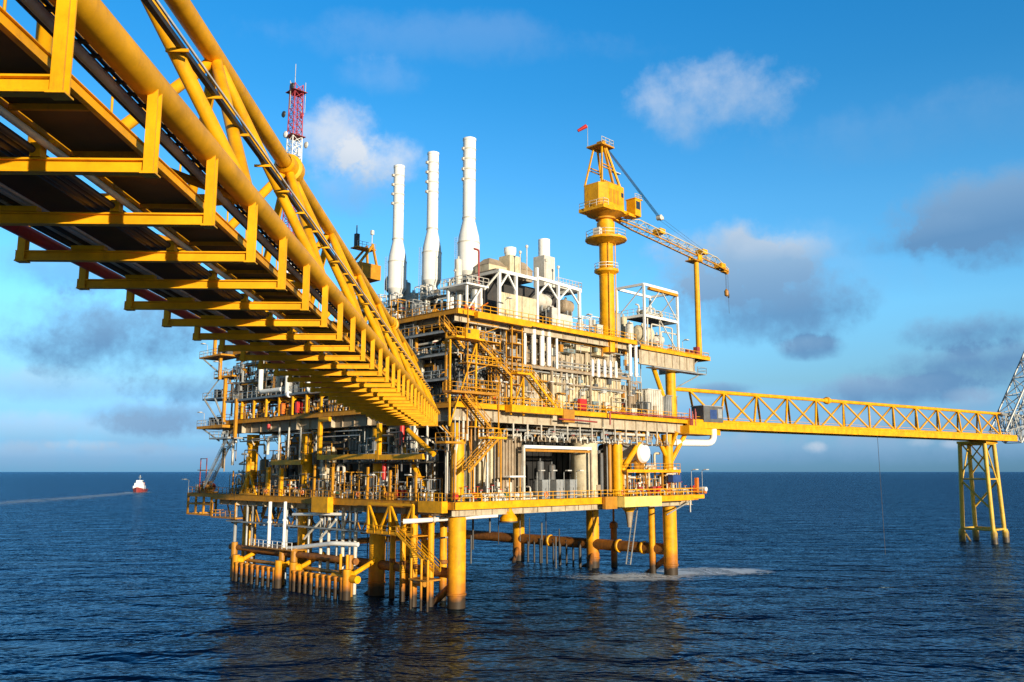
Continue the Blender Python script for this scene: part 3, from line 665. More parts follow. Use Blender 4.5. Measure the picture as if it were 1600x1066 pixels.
# lower deck balcony by the near corner + truss frame hanging under the shaded side
b0, _ = onA(692, 782, -4.2); b1, _ = onA(655, 782, -4.2)
MB().box(-4.4, b0, ZC-1.4, -3.35, b1, ZC+.1).build('beam_end_or_shaded_face', 'yellow', PF); railing([(-4.35, b0, ZC+.1), (-4.35, b1, ZC+.1)])
f = MB(); b0, zz = onA(645, 830, -4.4); b1, _ = onA(575, 830, -4.4); z0 = 9.6
f.bar((-4.4, b0, z0), (-4.4, b1, z0), .34); f.bar((-4.4, b0, ZC-.5), (-4.4, b1, ZC-.5), .34)
bs_ = [b1+(b0-b1)*k/4 for k in range(5)]
for i, b in enumerate(bs_):
    f.bar((-4.4, b, z0), (-4.4, b, ZC-.5), .3) if i % 2 == 0 else None
    if i < 4: f.bar((-4.4, bs_[i], ZC-.5 if i % 2 == 0 else z0), (-4.4, bs_[i+1], z0 if i % 2 == 0 else ZC-.5), .26)
f.build('truss_frame', 'yellow', PF)
MB().box(-4.6, b0-.4, z0-.3, -1.5, b1, z0-.18).build('walkway', 'old_yellow', PF)
g = MB(); rail(g, [(-4.6, b1, z0-.18), (-4.6, b0-.4, z0-.18)]); g.build('railing', 'yellow', PF)
# lower walkways at water level and sub-deck frames, shaded side
MB().box(-3, 14, 9.2, -1.6, 58, 9.4).build('walkway', 'galv', PF)
for b in (20, 28, 36, 44, 52): MB().bar((-2.3, b, 9.4), (-2.3, b, 12.2), .2).build('hanger', 'galv', PF)
MB().box(-3.4, 54, 9.7, 0, 63, 9.95).build('walkway', 'orange_brown', PF)
g = MB(); rail(g, [(-3.4, 54, 9.95), (-3.4, 63, 9.95), (0, 63, 9.95)]); g.build('railing', 'old_yellow', PF)
for b in (54.3, 62.7): MB().bar((-3.3, b, 9.9), (-3.3, b, 12.5), .2).build('hanger', 'old_yellow', PF)
# slanting white boom under the near corner
# ------------------------------------------------------------------ builders of the platform's equipment
rnd = random.Random(11)
def rectB(x0, x1, y0, y1, b):
    """a rectangle seen on the plane b: a0, a1, z0 (bottom), z1 (top)"""
    a0, z1 = onB(x0, y0, b); _, z0 = onB(x0, y1, b); a1, _ = onB(x1, y0, b); return a0, a1, z0, z1
def staircase(p, q, w, label, m='yellow', treads='grating'):
    """p top, q bottom as (a, b, z)"""
    p, q = Vector(p), Vector(q); t = thing('staircase', label, 'stairs', q.x, q.y, q.z)
    d = p-q; h = Vector((d.x, d.y, 0)).normalized(); s = Vector((-h.y, h.x, 0))*(w/2)
    for k in (-1, 1): MB().bar(s*k, d+s*k, .08, .34).build('stringer', m, t)
    tr = MB(); n = max(3, int(d.z/.24))
    for i in range(1, n): c = d*(i/n); tr.bar(c-s, c+s, .26, .05)
    tr.build('treads', treads, t)
    for k in (-1, 1):
        r = MB(); 
        for hh in (.55, 1.05): r.bar(s*k+Vector((0, 0, hh)), d+s*k+Vector((0, 0, hh)), .07)
        for i in range(5): r.bar(s*k+d*(i/4), s*k+d*(i/4)+Vector((0, 0, 1.05)), .07)
        r.build('handrail', m, t)
    return t
def pipe(pts, r, m, label=None, group=None, flanges=(), n=10, bend=None):
    o0 = Vector(pts[0]); o = MB().path([Vector(p)-o0 for p in pts], r, n, bend).build('pipe', m); place(o, *o0)
    for f in flanges:
        p, ax = f; c = Vector(p)-o0; MB().lathe([(r*1.02, -.12), (r*1.6, -.12), (r*1.6, .12), (r*1.02, .12)], n, c, ax, caps=False).build('flange', m, o)
    tag(o, label, 'pipe', group); return o
def vessel_v(a, b, z, r, h, m='white', legs=True, dome=.5):
    t = thing('vertical_vessel', None, 'vessel', a, b, z); lg = .9 if legs else 0
    MB().lathe([(.01, lg), (r*.6, lg+.05), (r, lg+r*dome), (r, h-r*dome), (r*.85, h-r*dome*.45), (r*.5, h-r*.1), (.01, h)], 16, caps=False).build('shell', m, t)
    if legs: MB().lathe([(r*.82, 0), (r*.82, lg+r*.4)], 14).build('skirt', m, t)
    MB().tube((0, 0, h-.1), (0, 0, h+.35), r*.22, 8).build('nozzle', m, t)
    MB().tube((0, 0, h*.55), (-r*1.35, 0, h*.55), r*.2, 8).lathe([(r*.34, -.08), (r*.34, .08)], 8, (-r*1.35, 0, h*.55), 'x').build('nozzle', m, t)
    return t
def vessel_h(a, b, z, r, L, m='white', ax='y'):
    t = thing('horizontal_vessel', None, 'vessel', a, b, z); c = (0, 0, r+.5); e = r*.45
    MB().lathe([(.01, -L/2-e), (r*.55, -L/2-e*.8), (r*.9, -L/2-e*.3), (r, -L/2), (r, L/2), (r*.9, L/2+e*.3), (r*.55, L/2+e*.8), (.01, L/2+e)], 20, c, ax, caps=False).build('shell', m, t)
    for k in (-.3, .3):
        w = MB(); (w.box(-r*.8, k*L-.15, 0, r*.8, k*L+.15, r*.7) if ax == 'y' else w.box(k*L-.15, -r*.8, 0, k*L+.15, r*.8, r*.7)); w.build('saddle', 'galv', t)
    MB().tube((0, 0, 2*r+.4), (0, 0, 2*r+.95), r*.18, 8).build('nozzle', m, t)
    return t
def pump_skid(a, b, z, m='galv', m2='green', ax=0, s=1.0):
    t = thing('pump_skid', None, 'pump', a, b, z, None, ax)
    MB().box(-1.1*s, -.5*s, 0, 1.1*s, .5*s, .22*s).build('base', m, t)
    MB().lathe([(.26*s, -.9*s), (.32*s, -.85*s), (.32*s, -.1*s), (.26*s, -.05*s)], 12, (0, 0, .62*s), 'x').build('motor', m2, t)
    MB().lathe([(.2*s, .1*s), (.42*s, .2*s), (.42*s, .55*s), (.2*s, .65*s)], 12, (0, 0, .66*s), 'x').tube((0, 0, .64*s), (.3*s, 0, .64*s), .1*s).build('casing', m, t)
    MB().path([(.4*s, 0, 1.0*s), (.4*s, 0, 1.7*s), (.4*s, .7*s, 1.7*s)], .13*s, 8).build('outlet_pipe', m, t)
    return t
def cabinet(a, b, z, w, d, h, m='beige', md=None, rot=0):
    t = thing('equipment_cabinet', None, 'cabinet', a, b, z, None, rot)
    MB().box(-w/2, -d/2, .12, w/2, d/2, h).box(-w/2+.05, -d/2+.05, 0, w/2-.05, d/2-.05, .12).build('body', m, t)
    MB().box(-w/2-.06, -d/2-.06, h, w/2+.06, d/2+.06, h+.09).build('roof', m, t)
    for k in ((-1, 1) if w > 1.2 else (0,)):
        x = k*w/4; ww = w/2-.08 if w > 1.2 else w-.16
        dr = MB().box(x-ww/2, -d/2-.035, .25, x+ww/2, -d/2-.002, h-.15).build('door', md or m, t)
        MB().box(x+ww*.35, -d/2-.09, h*.45, x+ww*.35+.06, -d/2-.036, h*.58).build('handle', 'dark', dr)
    return t
def valve(a, b, z, m='galv', wheel='red', h=1.4, rot=0):
    t = thing('valve_station', None, 'valve', a, b, z, None, rot)
    MB().path([(-.8, 0, 0), (-.8, 0, .8), (.8, 0, .8), (.8, 0, 0)], .13, 8).build('pipe_loop', m, t)
    MB().lathe([(.28, -.32), (.28, -.24), (.17, -.2), (.24, 0), (.17, .2), (.28, .24), (.28, .32)], 10, (0, 0, .8), 'x').tube((0, 0, .8), (0, 0, h), .07, 6).build('valve_body', m, t)
    MB().torus((0, 0, h), .28, .04, 14, 5).bar((-.27, 0, h), (.27, 0, h), .04).bar((0, -.27, h), (0, .27, h), .04).build('handwheel', wheel, t)
    return t
def floodlight(a, b, z, h=2.6, rot=0, m='galv'):
    t = thing('floodlight', None, 'lamp', a, b, z, None, rot)
    MB().path([(0, 0, 0), (0, 0, h), (0, -.7, h+.15)], .05, 6).build('pole', m, t)
    MB().box(-.45, -1.2, h+.08, .45, -.65, h+.24).build('lamp_head', 'concrete_pale', t)
    return t
def red_box(a, b, z, w=.9, h=1.3, m='red'):
    t = thing('fire_hose_cabinet', None, 'hose cabinet', a, b, z)
    MB().box(-w/2, -.25, .3, w/2, .25, .3+h).build('body', m, t); MB().box(-w/2+.05, -.29, .38, w/2-.05, -.25, .22+h).build('door', m, t)
    MB().box(-w/2+.05, -.2, 0, -w/2+.15, .2, .3).box(w/2-.15, -.2, 0, w/2-.05, .2, .3).build('legs', 'dark', t)
    return t
def extinguisher(a, b, z):
    t = thing('fire_extinguisher', None, 'extinguisher', a, b, z)
    MB().lathe([(.01, 0), (.17, .05), (.17, .75), (.1, .9), (.05, .95)], 10, caps=False).build('cylinder', 'red', t); MB().box(-.12, -.05, .95, .12, .05, 1.05).build('handle', 'black', t)
    return t
def lifebuoy(a, b, z, ax='y'):
    t = thing('lifebuoy', None, 'lifebuoy', a, b, z); MB().torus((0, 0, .45), .33, .11, 18, 8, ax).build('ring', 'orange', t)
    g = MB()
    for k in range(4):
        an = math.pi/4+k*math.pi/2; x, y = .33*math.cos(an), .33*math.sin(an); v = (x, 0, .45+y) if ax == 'y' else (0, x, .45+y); g.lathe([(.12, -.07), (.12, .07)], 8, v, ax)
    g.build('reflective_bands', 'white', t); return t
def drum(a, b, z, m='blue'):
    t = thing('drum', None, 'drum', a, b, z); MB().lathe([(.29, 0), (.29, .3), (.31, .31), (.29, .33), (.29, .6), (.31, .61), (.29, .63), (.29, .9)], 14).build('barrel', m, t); MB().lathe([(.27, .9), (.27, .93)], 14).build('lid', m, t); return t
def frame_rack(a, b, z, w, d, h, m='galv', items=4, im='tan'):
    """open steel rack with shelves of instruments"""
    t = thing('equipment_rack', None, 'rack', a, b, z); f = MB()
    for x in (-w/2, w/2):
        for y in (-d/2, d/2): f.bar((x, y, 0), (x, y, h), .12)
    for zz in (h*.5, h):
        for y in (-d/2, d/2): f.bar((-w/2, y, zz), (w/2, y, zz), .1)
        for x in (-w/2, w/2): f.bar((x, -d/2, zz), (x, d/2, zz), .1)
    f.build('frame', m, t)
    for i in range(items):
        x = -w/2+w*(i+.5)/items; zz = h*.5*(i % 2); hh = h*rnd.uniform(.25, .42); r_ = w/items*.36
        if rnd.random() < .5: MB().lathe([(r_*.5, 0), (r_, .08), (r_, hh), (r_*.4, hh+.2)], 10, (x, rnd.uniform(-.2, .2)*d, zz+.06)).build('instrument', rnd.choice([im, 'galv', 'off_white', 'grey']), t)
        else: MB().cbox(x, rnd.uniform(-.2, .2)*d, zz+.06, r_*1.9, d*.5, hh).build('instrument', rnd.choice([im, 'galv', 'off_white', 'slate']), t)
    return t
def enclosure(a0, b0, z0, a1, b1, z1, m, label, pitch=.9, door=True, name='equipment_enclosure', roofm=None, ribd=.16):
    """big ribbed box; ribs on the two seen sides are part of the cladding"""
    t = thing(name, label, 'enclosure', a0, b0, z0); w, d, h = a1-a0, b1-b0, z1-z0
    c = MB().box(0, 0, 0, w, d, h); k = pitch*.5
    while k < w-.1: c.box(k-.07, -ribd, .1, k+.07, .01, h-.1); k += pitch
    k = pitch*.5
    while k < d-.1: c.box(-ribd, k-.07, .1, .01, k+.07, h-.1); k += pitch
    c.build('cladding', m, t)
    MB().box(-.12, -.22, h, w+.12, d+.12, h+.14).build('roof', roofm or m, t)
    if door and w > 3:
        dr = MB().box(w*.3, -ribd-.08, .1, w*.3+1.0, -ribd-.01, 2.2).build('door', 'tan', t); MB().box(w*.3+.8, -ribd-.15, 1.0, w*.3+.86, -ribd-.09, 1.2).build('handle', 'dark', dr)
    return t

# ------------------------------------------------------------------ exhaust stacks
def stacks():
    for b, desc in ((8.85, 'tall white exhaust stack nearest the crane, on the broadest base'), (17.75, 'middle one of the three tall white exhaust stacks'), (26.85, 'tall white exhaust stack nearest the big bridge, farthest of the three')):
        a = 10; t = thing('exhaust_stack', desc, 'exhaust stack', a, b, 45.2, 'white exhaust stacks in a row')
        k = 1.0 if b < 10 else .92
        MB().lathe([(1.05, 0), (1.05, 3.0), (1.75*k, 3.8), (1.75*k, 8.7), (1.70*k, 8.75), (1.62*k, 9.6), (1.05*k, 12.0)], 24).build('silencer', 'white', t)
        p = MB().lathe([(1.02*k, 12.0), (1.02*k, 25.8)], 24); p.lathe([(1.02*k, 25.5), (1.09*k, 25.5), (1.09*k, 25.85), (.9*k, 25.86)], 24, caps=False); p.build('pipe', 'white', t)
        MB().lathe([(.9*k, 25.0), (.9*k, 25.88)], 20).build('outlet', 'dark', t)
        for z in (12.6,): MB().lathe([(1.02*k, -.1), (1.10*k, -.1), (1.10*k, .1), (1.02*k, .1)], 24, (0, 0, z), caps=False).build('band', 'off_white', t)
        for z in (18.9, 20.6, 22.3, 24.0): MB().lathe([(1.02*k, -.1), (1.09*k, -.1), (1.09*k, .1), (1.02*k, .1)], 24, (0, 0, z), caps=False).box(-1.3, .05, z-.2, -.9, .45, z+.2).build('lifting_lug', 'off_white', t)
        for z in (8.5,): MB().lathe([(1.75*k, -.1), (1.80*k, -.1), (1.80*k, .1), (1.75*k, .1)], 24, (0, 0, z), caps=False).build('band', 'off_white', t)
        l = MB(); x = -1.9*k
        for y in (-.25, .25): l.tube((x, y+.9, .3), (x, y+.9, 9.4), .035, 5)
        for i in range(30): l.tube((x, .65, .4+i*.3), (x, 1.15, .4+i*.3), .025, 4)
        l.build('ladder', 'galv', t)
        # standing frame beneath: posts, braces, gallery with its railing
        s = thing('stack_platform', {8.85: 'white steel gallery frame carrying the stack nearest the crane', 17.75: 'grey steel gallery frame carrying the middle stack', 26.85: 'grey steel gallery frame carrying the farthest stack'}[b], 'platform', a, b, ZU, 'galleries under the exhaust stacks')
        m = 'white' if b < 10 else 'off_white'
        MB().lathe([(.0, 4.6), (3.6, 4.62), (3.6, 4.86), (.0, 4.88)], 8, caps=False).build('deck_plate', 'grating', s)
        for i in range(8):
            an = math.pi/8+i*math.pi/4; 
        for (x, y) in ((-2.9, -2.9), (2.9, -2.9), (-2.9, 2.9), (2.9, 2.9)):
            MB().bar((x, y, 0), (x, y, 4.6), .32).build('leg', m, s)
        for (p, q) in (((-2.9, -2.9, 0), (0, -2.9, 4.5)), ((2.9, -2.9, 0), (0, -2.9, 4.5)), ((-2.9, -2.9, .2), (-2.9, 0, 4.5)), ((-2.9, 2.9, .2), (-2.9, 0, 4.5))): MB().bar(p, q, .22).build('brace', m, s)
        for (p, q) in (((-3.3, -3.1, 4.5), (3.3, -3.1, 4.5)), ((-3.1, -3.3, 4.5), (-3.1, 3.3, 4.5))): MB().bar(p, q, .3, .4).build('beam', m, s)
        g = MB(); rail(g, [(3.5, -3.3, 4.7), (-3.3, -3.3, 4.7), (-3.3, 3.3, 4.7)], 1.15, 1.1); g.build('railing', 'galv', s)
        MB().lathe([(1.5, .2), (1.5, 2.6), (1.05, 4.4)], 16).build('transition_duct', 'slate', s)
        # side silencers between
        v = vessel_v(a+2.5, b+4.4, 45.2, .75, 6.2, 'off_white', False); counted(v, 'pale round vent silencer standing between the stacks', 'silencer', 'on the top deck', b, 'vent silencers between the stacks')
    for b in (5, 13.3, 22, 31):
        v = pump_skid(6.9, b, 45.3, 'galv', 'tan', R(90), 1.1); counted(v, 'small pump with bent outlet on the stack gallery', 'pump', 'at stack height', b, 'pumps on the stack galleries')
    g = thing('stack_gallery', 'long grey walkway gallery joining the feet of the three stacks', 'walkway', 6.4, 3, 45.0)
    MB().box(0, 0, 0, 1.2, 30, .14).build('deck_plate', 'grating', g); r_ = MB(); rail(r_, [(.05, 30, .14), (.05, .1, .14), (1.1, .1, .14)]); r_.build('railing', 'galv', g)
    for b in (0, 6, 12, 18, 24, 30): MB().bar((.2, b, -4.7), (.2, b, 0), .28).bar((.2, b, -4.5), (.2, b-2.8 if b else 2.8, -.2), .2).build('leg', 'off_white', g)
stacks()

# ------------------------------------------------------------------ pedestal crane with its boom laid on the rest post
def crane():
    a, b = 34.2, .2
    t = thing('pedestal_crane', 'tall yellow pedestal crane with a tapered frame on top and lowered lattice boom', 'crane', a, b, ZU-2.5)
    Z = ZU-2.5
    def z(v): return v-Z
    MB().lathe([(1.28, 0), (1.28, z(50.9)), (1.32, z(50.95)), (1.2, z(51.5)), (1.2, z(56.2)), (1.55, z(57.4)), (1.55, z(60.4)), (1.25, z(60.5)), (1.25, z(61.2))], 24).build('pedestal', 'yellow', t)
    pl = MB()
    for x in (-1.2, 1.2): pl.tube((x*.75, -1.25, 0), (x*.75, -1.25, z(57)), .09, 6)
    pl.build('conduit', 'yellow', t)
    MB().lathe([(1.2, z(51.2)), (2.1, z(51.7)), (2.1, z(52.1)), (1.2, z(52.1))], 20, caps=False).build('collar_platform', 'yellow', t)
    g = MB(); n = 10
    rail(g, [(2.05*math.cos(2*math.pi*i/n), 2.05*math.sin(2*math.pi*i/n), z(52.1)) for i in range(n+1)], 1.0, 1.2); g.build('railing', 'white', t)
    MB().lathe([(1.5, z(56.6)), (3.6, z(57.2)), (3.6, z(57.55)), (1.5, z(57.55))], 14, caps=False).build('service_platform', 'yellow', t)
    g = MB(); rail(g, [(3.5*math.cos(2*math.pi*i/n), 3.5*math.sin(2*math.pi*i/n), z(57.55)) for i in range(n+1)], 1.1, 1.1); g.build('railing', 'off_white', t)
    MB().box(-2.9, -.8, z(57.6), -2.1, .4, z(59)).box(2.2, -.9, z(57.6), 3.0, .2, z(58.9)).build('control_box', 'off_white', t)
    MB().lathe([(1.5, z(60.9)), (1.75, z(60.95)), (1.75, z(61.25)), (3.3, z(61.9))], 24).build('slew_ring', 'old_yellow', t)
    MB().prism([(-4.0, -2.7), (3.2, -2.7), (3.2, 2.7), (-4.0, 2.7)], z(61.9), z(62.5)).build('turntable', 'yellow', t)
    c = MB().prism([(-3.8, -1.5), (-2.6, -2.6), (1.9, -2.6), (2.6, -1.9), (2.6, 1.9), (1.9, 2.6), (-2.6, 2.6), (-3.8, 1.5)], z(62.5), z(66.6)).build('machinery_house', 'yellow', t)
    v = MB()
    for x in (-2.2, -1.2, -.2): v.box(x, -2.64, z(63.2), x+.7, -2.6, z(65.6))
    for i in range(9): v.box(-3.3+i*.5, -2.3, z(66.6), -3.0+i*.5, -2.0, z(66.9))
    v.build('louvre', 'old_yellow', t)
    MB().box(1.1, -2.66, z(64.7), 1.7, -2.6, z(65.5)).build('window', 'glass', t)
    MB().lathe([(.22, 0), (.22, 1.4)], 10, (2.0, 0, z(66.6))).build('exhaust', 'galv', t)
    cb = MB().prism([(3.9, -3.5), (5.6, -3.5), (5.9, -2.9), (5.9, -1.6), (3.9, -1.6)], z(62.0), z(65.0)).build('operator_cab', 'yellow', t)
    MB().box(4.15, -3.54, z(63.2), 5.3, -3.5, z(64.6)).build('window', 'glass', cb); MB().box(5.9, -2.7, z(62.8), 5.94, -1.8, z(64.6)).build('window', 'glass', cb)
    MB().box(3.8, -3.6, z(65.0), 6.0, -1.5, z(65.15)).build('roof', 'yellow', cb)
    g = MB(); rail(g, [(3.9, -3.5, z(65.1)), (5.8, -3.5, z(65.1)), (5.8, -1.7, z(65.1))], .8, .9, .03); g.build('railing', 'off_white', cb)
    MB().box(2.4, -3.2, z(61.7), 4.4, -1.6, z(62.2)).build('cab_bracket', 'yellow', t)
    g = MB(); rail(g, [(-3.9, 2.6, z(62.5)), (-4.4, 0, z(62.3)), (-3.9, -2.65, z(62.5)), (-2.6, -2.65, z(62.5))], 1.0, 1.0); g.build('railing', 'off_white', t)
    # A frame
    top = {-1: Vector((-1.3, -.9, z(73.6))), 1: Vector((-1.3, .9, z(73.6)))}
    for s in (-1, 1):
        MB().bar((1.9, s*1.9, z(66.5)), top[s]+Vector((.5, 0, 0)), .34).build('frame_leg', 'yellow', t)
        MB().bar((-3.3, s*1.9, z(66.5)), top[s]+Vector((-.6, 0, 0)), .24).build('frame_leg', 'yellow', t)
    MB().bar((-.2, -2.0, z(66.5)), (-1.1, -.7, z(73.6)), .36).build('frame_leg', 'old_yellow', t)
    for zz, f in ((69.6, .44), (70.1, .5)): MB().bar((-2.45, -1.5, z(zz)), (.75, -1.45, z(zz)), .18).bar((-2.45, 1.5, z(zz)), (.75, 1.45, z(zz)), .18).build('cross_bar', 'old_yellow', t)
    MB().box(.6, -1.5, z(69.5), 2.6, -.9, z(69.65)).build('walkway', 'off_white', t)
    MB().box(-2.9, -1.7, z(73.6), .6, 1.7, z(73.85)).build('top_platform', 'old_yellow', t)
    MB().lathe([(.55, -.5), (.55, .5)], 14, (-.9, 0, z(74.4)), 'y').box(-1.3, -.7, z(73.85), -.5, .7, z(74.9)).build('sheave_block', 'old_yellow', t)
    g = MB(); rail(g, [(-2.8, -1.6, z(73.85)), (.5, -1.6, z(73.85)), (.5, 1.6, z(73.85))], 1.1, .9); g.build('railing', 'off_white', t)
    # boom along the sunlit side, a = 41 .. 71
    A = Vector((3.0, -.4, z(61.4))); tip = Vector(((onB(1135, 425, -.2)[0])-a, -.4, z(onB(1135, 425, -.2)[1]))); d = tip-A; L = d.length
    bo = bpy.data.objects.new('boom', None); COL.objects.link(bo); bo.parent = t
    ex = d.normalized(); n_ = Vector((-ex.z, 0, ex.x)); P = lambda s, y, h: A+ex*(s*L)+Vector((0, y, 0))+n_*h
    prof = [(0, .35), (.14, 1.55), (.86, 1.55), (1, .5)]
    def hh(s):
        for (s0, h0), (s1, h1) in zip(prof, prof[1:]):
            if s0 <= s <= s1: return h0+(h1-h0)*(s-s0)/(s1-s0)
        return .5
    N_ = 22
    for y in (-.85, .85):
        for k, nm in ((0, 'lower'), (1, 'upper')):
            c = MB(); ss = [0, .14, .5, .86, 1]
            c.path([P(s, y*(.4+.6*min(1, hh(s)/1.55)), hh(s) if k else 0) for s in ss], .15 if not k else .10, 6, .2); o = c.build('boom_chord', 'old_yellow' if not k else 'cream', bo)
        lc = MB()
        for i in range(N_):
            s0, s1 = i/N_, (i+1)/N_; yy = lambda s: y*(.4+.6*min(1, hh(s)/1.55))
            if i % 2: lc.tube(P(s0, yy(s0), 0), P(s1, yy(s1), hh(s1)), .055, 5)
            else: lc.tube(P(s0, yy(s0), hh(s0)), P(s1, yy(s1), 0), .055, 5)
        lc.build('boom_lacing', 'cream', bo)
    for k in (0, 1):
        lc = MB()
        for i in range(N_):
            s0, s1 = i/N_, (i+1)/N_; f = lambda s: (.4+.6*min(1, hh(s)/1.55))*.85; h_ = lambda s: hh(s)*k
            lc.tube(P(s0, f(s0)*(-1 if i % 2 else 1), h_(s0)), P(s1, f(s1)*(1 if i % 2 else -1), h_(s1)), .05, 5)
        lc.build('boom_lacing', 'cream', bo)
    for s in (.34, .74, .93): MB().box(-.8, -.9, -.5, .8, .9, .4).build('sheave_frame', 'yellow', bo).location = P(s, 0, hh(s)+.1 if s < .9 else hh(s)*.6)
    MB().lathe([(.55, -.25), (.55, .25)], 14, (0, 0, 0), 'y').box(-1.6, -.45, -.3, .2, .45, .5).build('boom_tip', 'old_yellow', bo).location = tip
    MB().bar((1.9, 0, z(61.9)), P(.02, 0, .2), .8).build('boom_foot', 'yellow', t)
    # luffing ropes: thick bundle to the floating block, thin lines on to the boom
    m0 = Vector((.2, -.3, z(73.9))); q = onB(1031, 340, -.2); blk = Vector((q[0]-a, -.3, z(q[1])))
    end = P(.8, 0, hh(.8)+.3)
    r_ = MB()
    for k in range(6): r_.tube(m0+Vector((0, (k-2.5)*.16, (k-2.5)*.10)), blk+Vector((0, (k-2.5)*.12, 0)), .035, 4)
    r_.build('luffing_rope', 'cable', t)
    MB().lathe([(.5, -.45), (.5, .45)], 12, blk, 'y').cbox(blk.x+.5, blk.y, blk.z-.35, .7, .8, .6).build('floating_block', 'off_white', t)
    for k in (-1, 1): MB().tube(blk+Vector((.3, k*.4, -.2)), end+Vector((k*.8, k*.5, 0)), .03, 4).build('pendant_rope', 'cable', t)
    # hook
    hk = thing('hook_block', 'small yellow hook block hanging from the crane boom tip', 'hook', a+tip.x-.3, b-.4, 0); q = onB(1131, 456, -.2); hk.location.z = q[1]
    hz = Z+tip.z-q[1]
    MB().lathe([(.05, -.9), (.42, -.6), (.45, .3), (.1, .75)], 12).build('block', 'orange_brown', hk)
    MB().tube((-.15, 0, .6), (-.15, 0, hz-.2), .03, 4).tube((.15, 0, .6), (.15, 0, hz-.2), .03, 4).build('hoist_rope', 'cable', hk)
    w = thing('whip_line', 'thin dark hoist line with a small weight hanging from the boom tip', 'rope', a+tip.x+.5, b-.4, Z+tip.z-.4)
    MB().tube((0, 0, 0), (0, 0, -8.2), .035, 4).build('line', 'cable', w); MB().lathe([(.05, -5.0), (.2, -4.8), (.2, -4.2), (.05, -4.0)], 8).build('weight', 'dark', w)
    # wind sock on the top platform
    k = thing('windsock', 'small red windsock on a thin mast above the crane frame', 'windsock', a-2.75, b+1.5, 73.85)
    MB().tube((0, 0, 0), (0, 0, 3.9), .05, 6).build('mast', 'galv', k); MB().tube((-.15, .1, 3.8), (-1.2, 1.2, 2.9), .36, 10, .25, False).build('sock', 'red', k)
    # boom rest
    q0 = onB(1091, 552, -.4); q1 = onB(1086, 410, -.4); p = thing('boom_rest', 'slender yellow post standing on the deck edge and holding up the crane boom', 'post', q0[0], -.6, 39.2)
    MB().lathe([(.75, 0), (.58, .6), (.48, q1[1]-39.2)], 16).build('post', 'yellow', p)
    MB().box(-1.9, -.9, q1[1]-39.2, .9, 1.3, q1[1]-39.0).build('cradle', 'old_yellow', p); MB().box(-.7, -1.0, q1[1]-39.0, .7, -.75, q1[1]-37.9).box(-.7, 1.05, q1[1]-39.0, .7, 1.3, q1[1]-37.9).build('cradle_horn', 'yellow', p)
    MB().cbox(-1.2, -.2, 0, .9, .9, 2.2).build('junction_box', 'dull_red', p)
crane()

# ------------------------------------------------------------------ radio mast, second crane at the back
def mast():
    a, b = 9, 60; zt = onA(466, 132, 9)[1]; t = thing('radio_mast', 'tall red and white lattice radio mast rising behind the near bridge', 'mast', a, b, ZU); H = zt-ZU
    secs = [(0, .22, 'mast_red'), (.22, .42, 'white'), (.42, .62, 'mast_red'), (.62, .80, 'white'), (.80, 1.0, 'mast_red')]
    for f0, f1, m in secs:
        s = MB(); w0, w1 = 1.45-.5*f0, 1.45-.5*f1; n = 7; z0, z1 = H*f0, H*f1
        cs = ((-1, -1), (1, -1), (1, 1), (-1, 1))
        for cx, cy in cs: s.bar((cx*w0, cy*w0, z0), (cx*w1, cy*w1, z1), .17)
        for i in range(n):
            u0, u1 = i/n, (i+1)/n; za, zb = z0+(z1-z0)*u0, z0+(z1-z0)*u1; wa, wb = w0+(w1-w0)*u0, w0+(w1-w0)*u1
            for k in range(4):
                c, d = cs[k], cs[(k+1) % 4]
                s.bar((c[0]*wa, c[1]*wa, za), (d[0]*wb, d[1]*wb, zb), .09); s.bar((d[0]*wa, d[1]*wa, za), (c[0]*wb, c[1]*wb, zb), .09); s.bar((c[0]*wa, c[1]*wa, za), (d[0]*wa, d[1]*wa, za), .09)
        s.build('lattice_section', m, t)
    for z in (.80, .97): MB().box(-1.6, -1.6, H*z, 1.6, 1.6, H*z+.12).build('platform', 'dull_red', t)
    for x, y, z, m in ((-2.2, 0, .80, 'white'), (2.3, -.6, .78, 'off_white'), (-2.3, .8, .88, 'dark'), (2.0, 1, .9, 'red'), (-1.8, -1.2, .98, 'dark')):
        MB().lathe([(.1, -.25), (.62, -.1), (.7, .12)], 14, (x, y, H*z), 'x').build('antenna_dish', m, t)
    for x, y, h in ((-.4, 0, 4.5), (1.6, .5, 1.5), (-1.5, 0, .5), (1.8, -.5, 3), (-1.6, -.4, 0)): MB().tube((x, y, H*.9), (x, y, H+h-(0 if x < 1 else 2)), .06, 5).build('whip_antenna', 'off_white', t)
    for i, (x, y, z) in enumerate(((-1.9, 0, .7), (1.9, 0, .66), (0, -1.9, .72))): MB().cbox(x, y, H*z, .5, .35, 1.6).build('panel_antenna', 'white', t)
mast()
